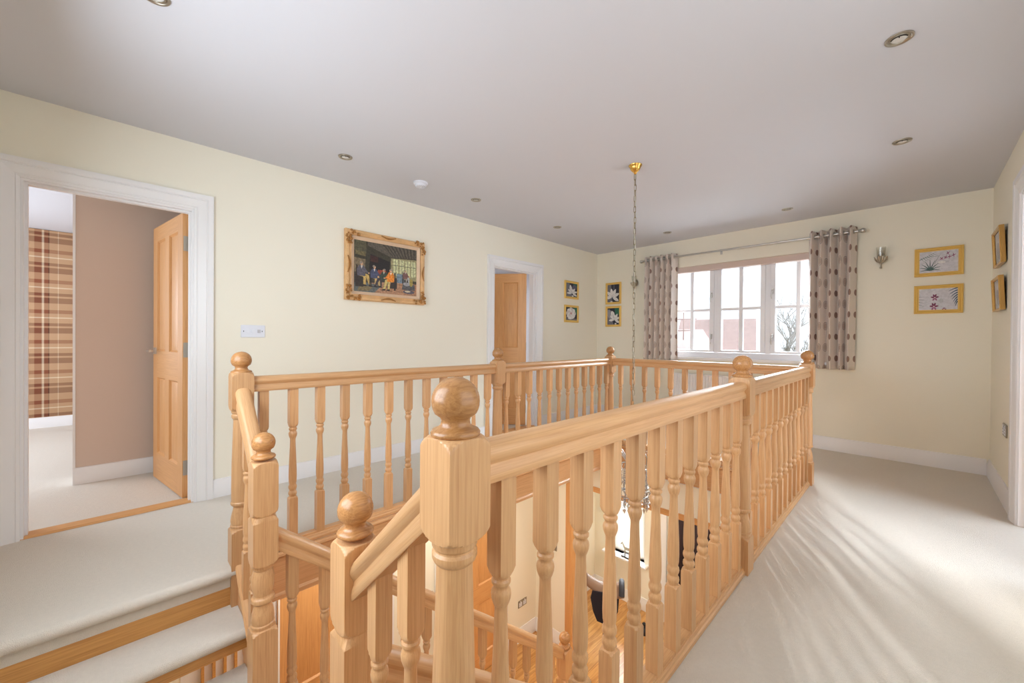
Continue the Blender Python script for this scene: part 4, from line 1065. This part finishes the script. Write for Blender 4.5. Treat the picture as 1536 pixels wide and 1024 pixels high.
def tree(label, x, y, seed):
    r = random.Random(seed); mb = MB()
    def br(p, d, L, R, lv):
        pts = [p]; q = p.copy(); dd = d.copy()
        for k in range(4):
            dd = (dd+Vector((r.uniform(-.2, .2), r.uniform(-.2, .2), r.uniform(-.05, .15)))).normalized(); q = q+dd*L/4; pts.append(q.copy())
        mb.tube(pts, [R*(1-.14*k) for k in range(5)], 6 if lv < 2 else 4)
        if lv < 4:
            for k in range(4 if lv else 6):
                s = pts[r.randint(1, 4)]; nd = (dd+Vector((r.uniform(-1, 1), r.uniform(-1, 1), r.uniform(-.1, .8)))).normalized()
                br(s, nd, L*r.uniform(.5, .72), R*.5, lv+1)
    br(Vector((0, 0, 0)), Vector((0, 0, 1)), 3.0, .16, 0)
    t = thing('tree', label, 'tree', (x, y, ZG-.3)); part('branches', mb, 'bark', t)
tree('bare leafless tree outside behind the right-hand window casement', -3.7, 22, 4)

# ------------------------------------------------------------------ light
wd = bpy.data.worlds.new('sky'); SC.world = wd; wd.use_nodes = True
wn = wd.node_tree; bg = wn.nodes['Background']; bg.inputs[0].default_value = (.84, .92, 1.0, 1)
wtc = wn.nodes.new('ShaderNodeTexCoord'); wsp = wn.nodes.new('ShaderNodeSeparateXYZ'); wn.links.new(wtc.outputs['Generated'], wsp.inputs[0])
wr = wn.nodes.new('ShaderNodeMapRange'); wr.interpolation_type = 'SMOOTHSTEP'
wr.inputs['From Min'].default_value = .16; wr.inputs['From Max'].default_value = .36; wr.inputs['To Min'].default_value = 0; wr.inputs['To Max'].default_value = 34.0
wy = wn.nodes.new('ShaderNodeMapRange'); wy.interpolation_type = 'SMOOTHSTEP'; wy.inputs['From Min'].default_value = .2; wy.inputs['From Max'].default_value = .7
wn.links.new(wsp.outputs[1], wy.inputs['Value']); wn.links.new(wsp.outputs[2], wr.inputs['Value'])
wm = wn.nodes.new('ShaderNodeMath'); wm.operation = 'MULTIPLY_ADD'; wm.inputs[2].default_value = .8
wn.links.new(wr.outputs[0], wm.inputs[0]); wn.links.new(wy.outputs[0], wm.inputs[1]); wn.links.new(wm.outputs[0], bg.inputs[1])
def area(name, loc, rot, sx, sy, e, col=(1, 1, 1), portal=False):
    l = bpy.data.lights.new(name, 'AREA'); l.shape = 'RECTANGLE'; l.size = sx; l.size_y = sy; l.energy = e; l.color = col
    if portal: l.cycles.is_portal = True
    o = bpy.data.objects.new(name, l); COL.objects.link(o); o.location = loc; o.rotation_euler = rot; return o
area('window_portal', ((WX0+WX1)/2, YF+.34, 1.46), (-pi/2, 0, 0), 1.6, 1.15, 1, portal=True)
area('hall_window_portal', (-2.845, YF+.34, -1.285), (-pi/2, 0, 0), .55, 1.33, 1, portal=True)
area('stair_fill_light', (-1.5, YB+.02, 1.05), (pi/2-.2, 0, 0), 1.7, 1.8, 38, (.80, .90, 1))  # added fill lamp on the solid back wall; no window there
area('side_fill_light', (XR-.01, 1.1, 1.4), (0, pi/2, 0), 1.3, 1.7, 6.5, (.82, .91, 1))  # soft fill added on the blank right wall, out of view
area('side_room_fill_light', (2.5, 3.4, 1.3), (0, pi/2, 0), 1.6, 3.0, 58, (.78, .89, 1))  # unseen lamp added in the windowless side room, fills through the doorway
sun = bpy.data.lights.new('hazy_sun', 'SUN'); sun.energy = 5.2; sun.angle = .17; sun.color = (.96, .97, 1)
so = bpy.data.objects.new('hazy_sun', sun); COL.objects.link(so); so.rotation_euler = Vector((.48, -.88, -.43)).to_track_quat('-Z', 'Y').to_euler()
area('bedroom_fill_light', (-5.6, -2.18, 1.4), (pi/2, 0, 0), 2.4, 1.3, 50, (.82, .91, 1))  # fill added in front of the closed bedroom wall, out of view
area('study_fill_light', (-5.0, 3.6, 2.34), (0, 0, 0), 1.5, 1.5, 22, (.86, .92, 1))  # unseen fill panel added under this room's ceiling
area('hall_lamp', (-1.4, 4.45, -.27), (0, 0, 0), 1.6, .8, 16, (1, .93, .80))
area('hall_lamp.001', (-2.85, 1.9, -.27), (0, 0, 0), .7, 2.4, 14, (1, .93, .80))
area('hall_lamp.002', (-.1, 1.9, -.27), (0, 0, 0), .7, 2.6, 12, (1, .93, .80))

# ------------------------------------------------------------------ camera
cam = bpy.data.cameras.new('camera'); cam.sensor_fit = 'HORIZONTAL'; cam.sensor_width = 36; cam.lens = 598.054/1536*36
cam.clip_start = .05; cam.clip_end = 300
co = bpy.data.objects.new('camera', cam); COL.objects.link(co)
YAW, PIT, ROL = radians(45.2252), radians(-.35683), radians(.45207)
fw = Vector((-sin(YAW)*cos(PIT), cos(YAW)*cos(PIT), sin(PIT))); r0 = Vector((cos(YAW), sin(YAW), 0)); u0 = r0.cross(fw)
rr = r0*cos(ROL)+u0*sin(ROL); uu = -r0*sin(ROL)+u0*cos(ROL)
mw = Matrix.Identity(4)
for i in range(3): mw[i][0], mw[i][1], mw[i][2] = rr[i], uu[i], -fw[i]
mw[2][3] = 1.1
co.matrix_world = mw
SC.camera = co

SC.view_settings.view_transform = 'Standard'; SC.view_settings.look = 'None'
SC.view_settings.gamma = 1; SC.view_settings.use_curve_mapping = False; SC.view_settings.exposure = 0.92
cy = SC.cycles
cy.use_denoising = True; cy.max_bounces = 10; cy.diffuse_bounces = 6; cy.glossy_bounces = 3; cy.transparent_max_bounces = 16
cy.caustics_reflective = False; cy.caustics_refractive = False; cy.sample_clamp_indirect = 4
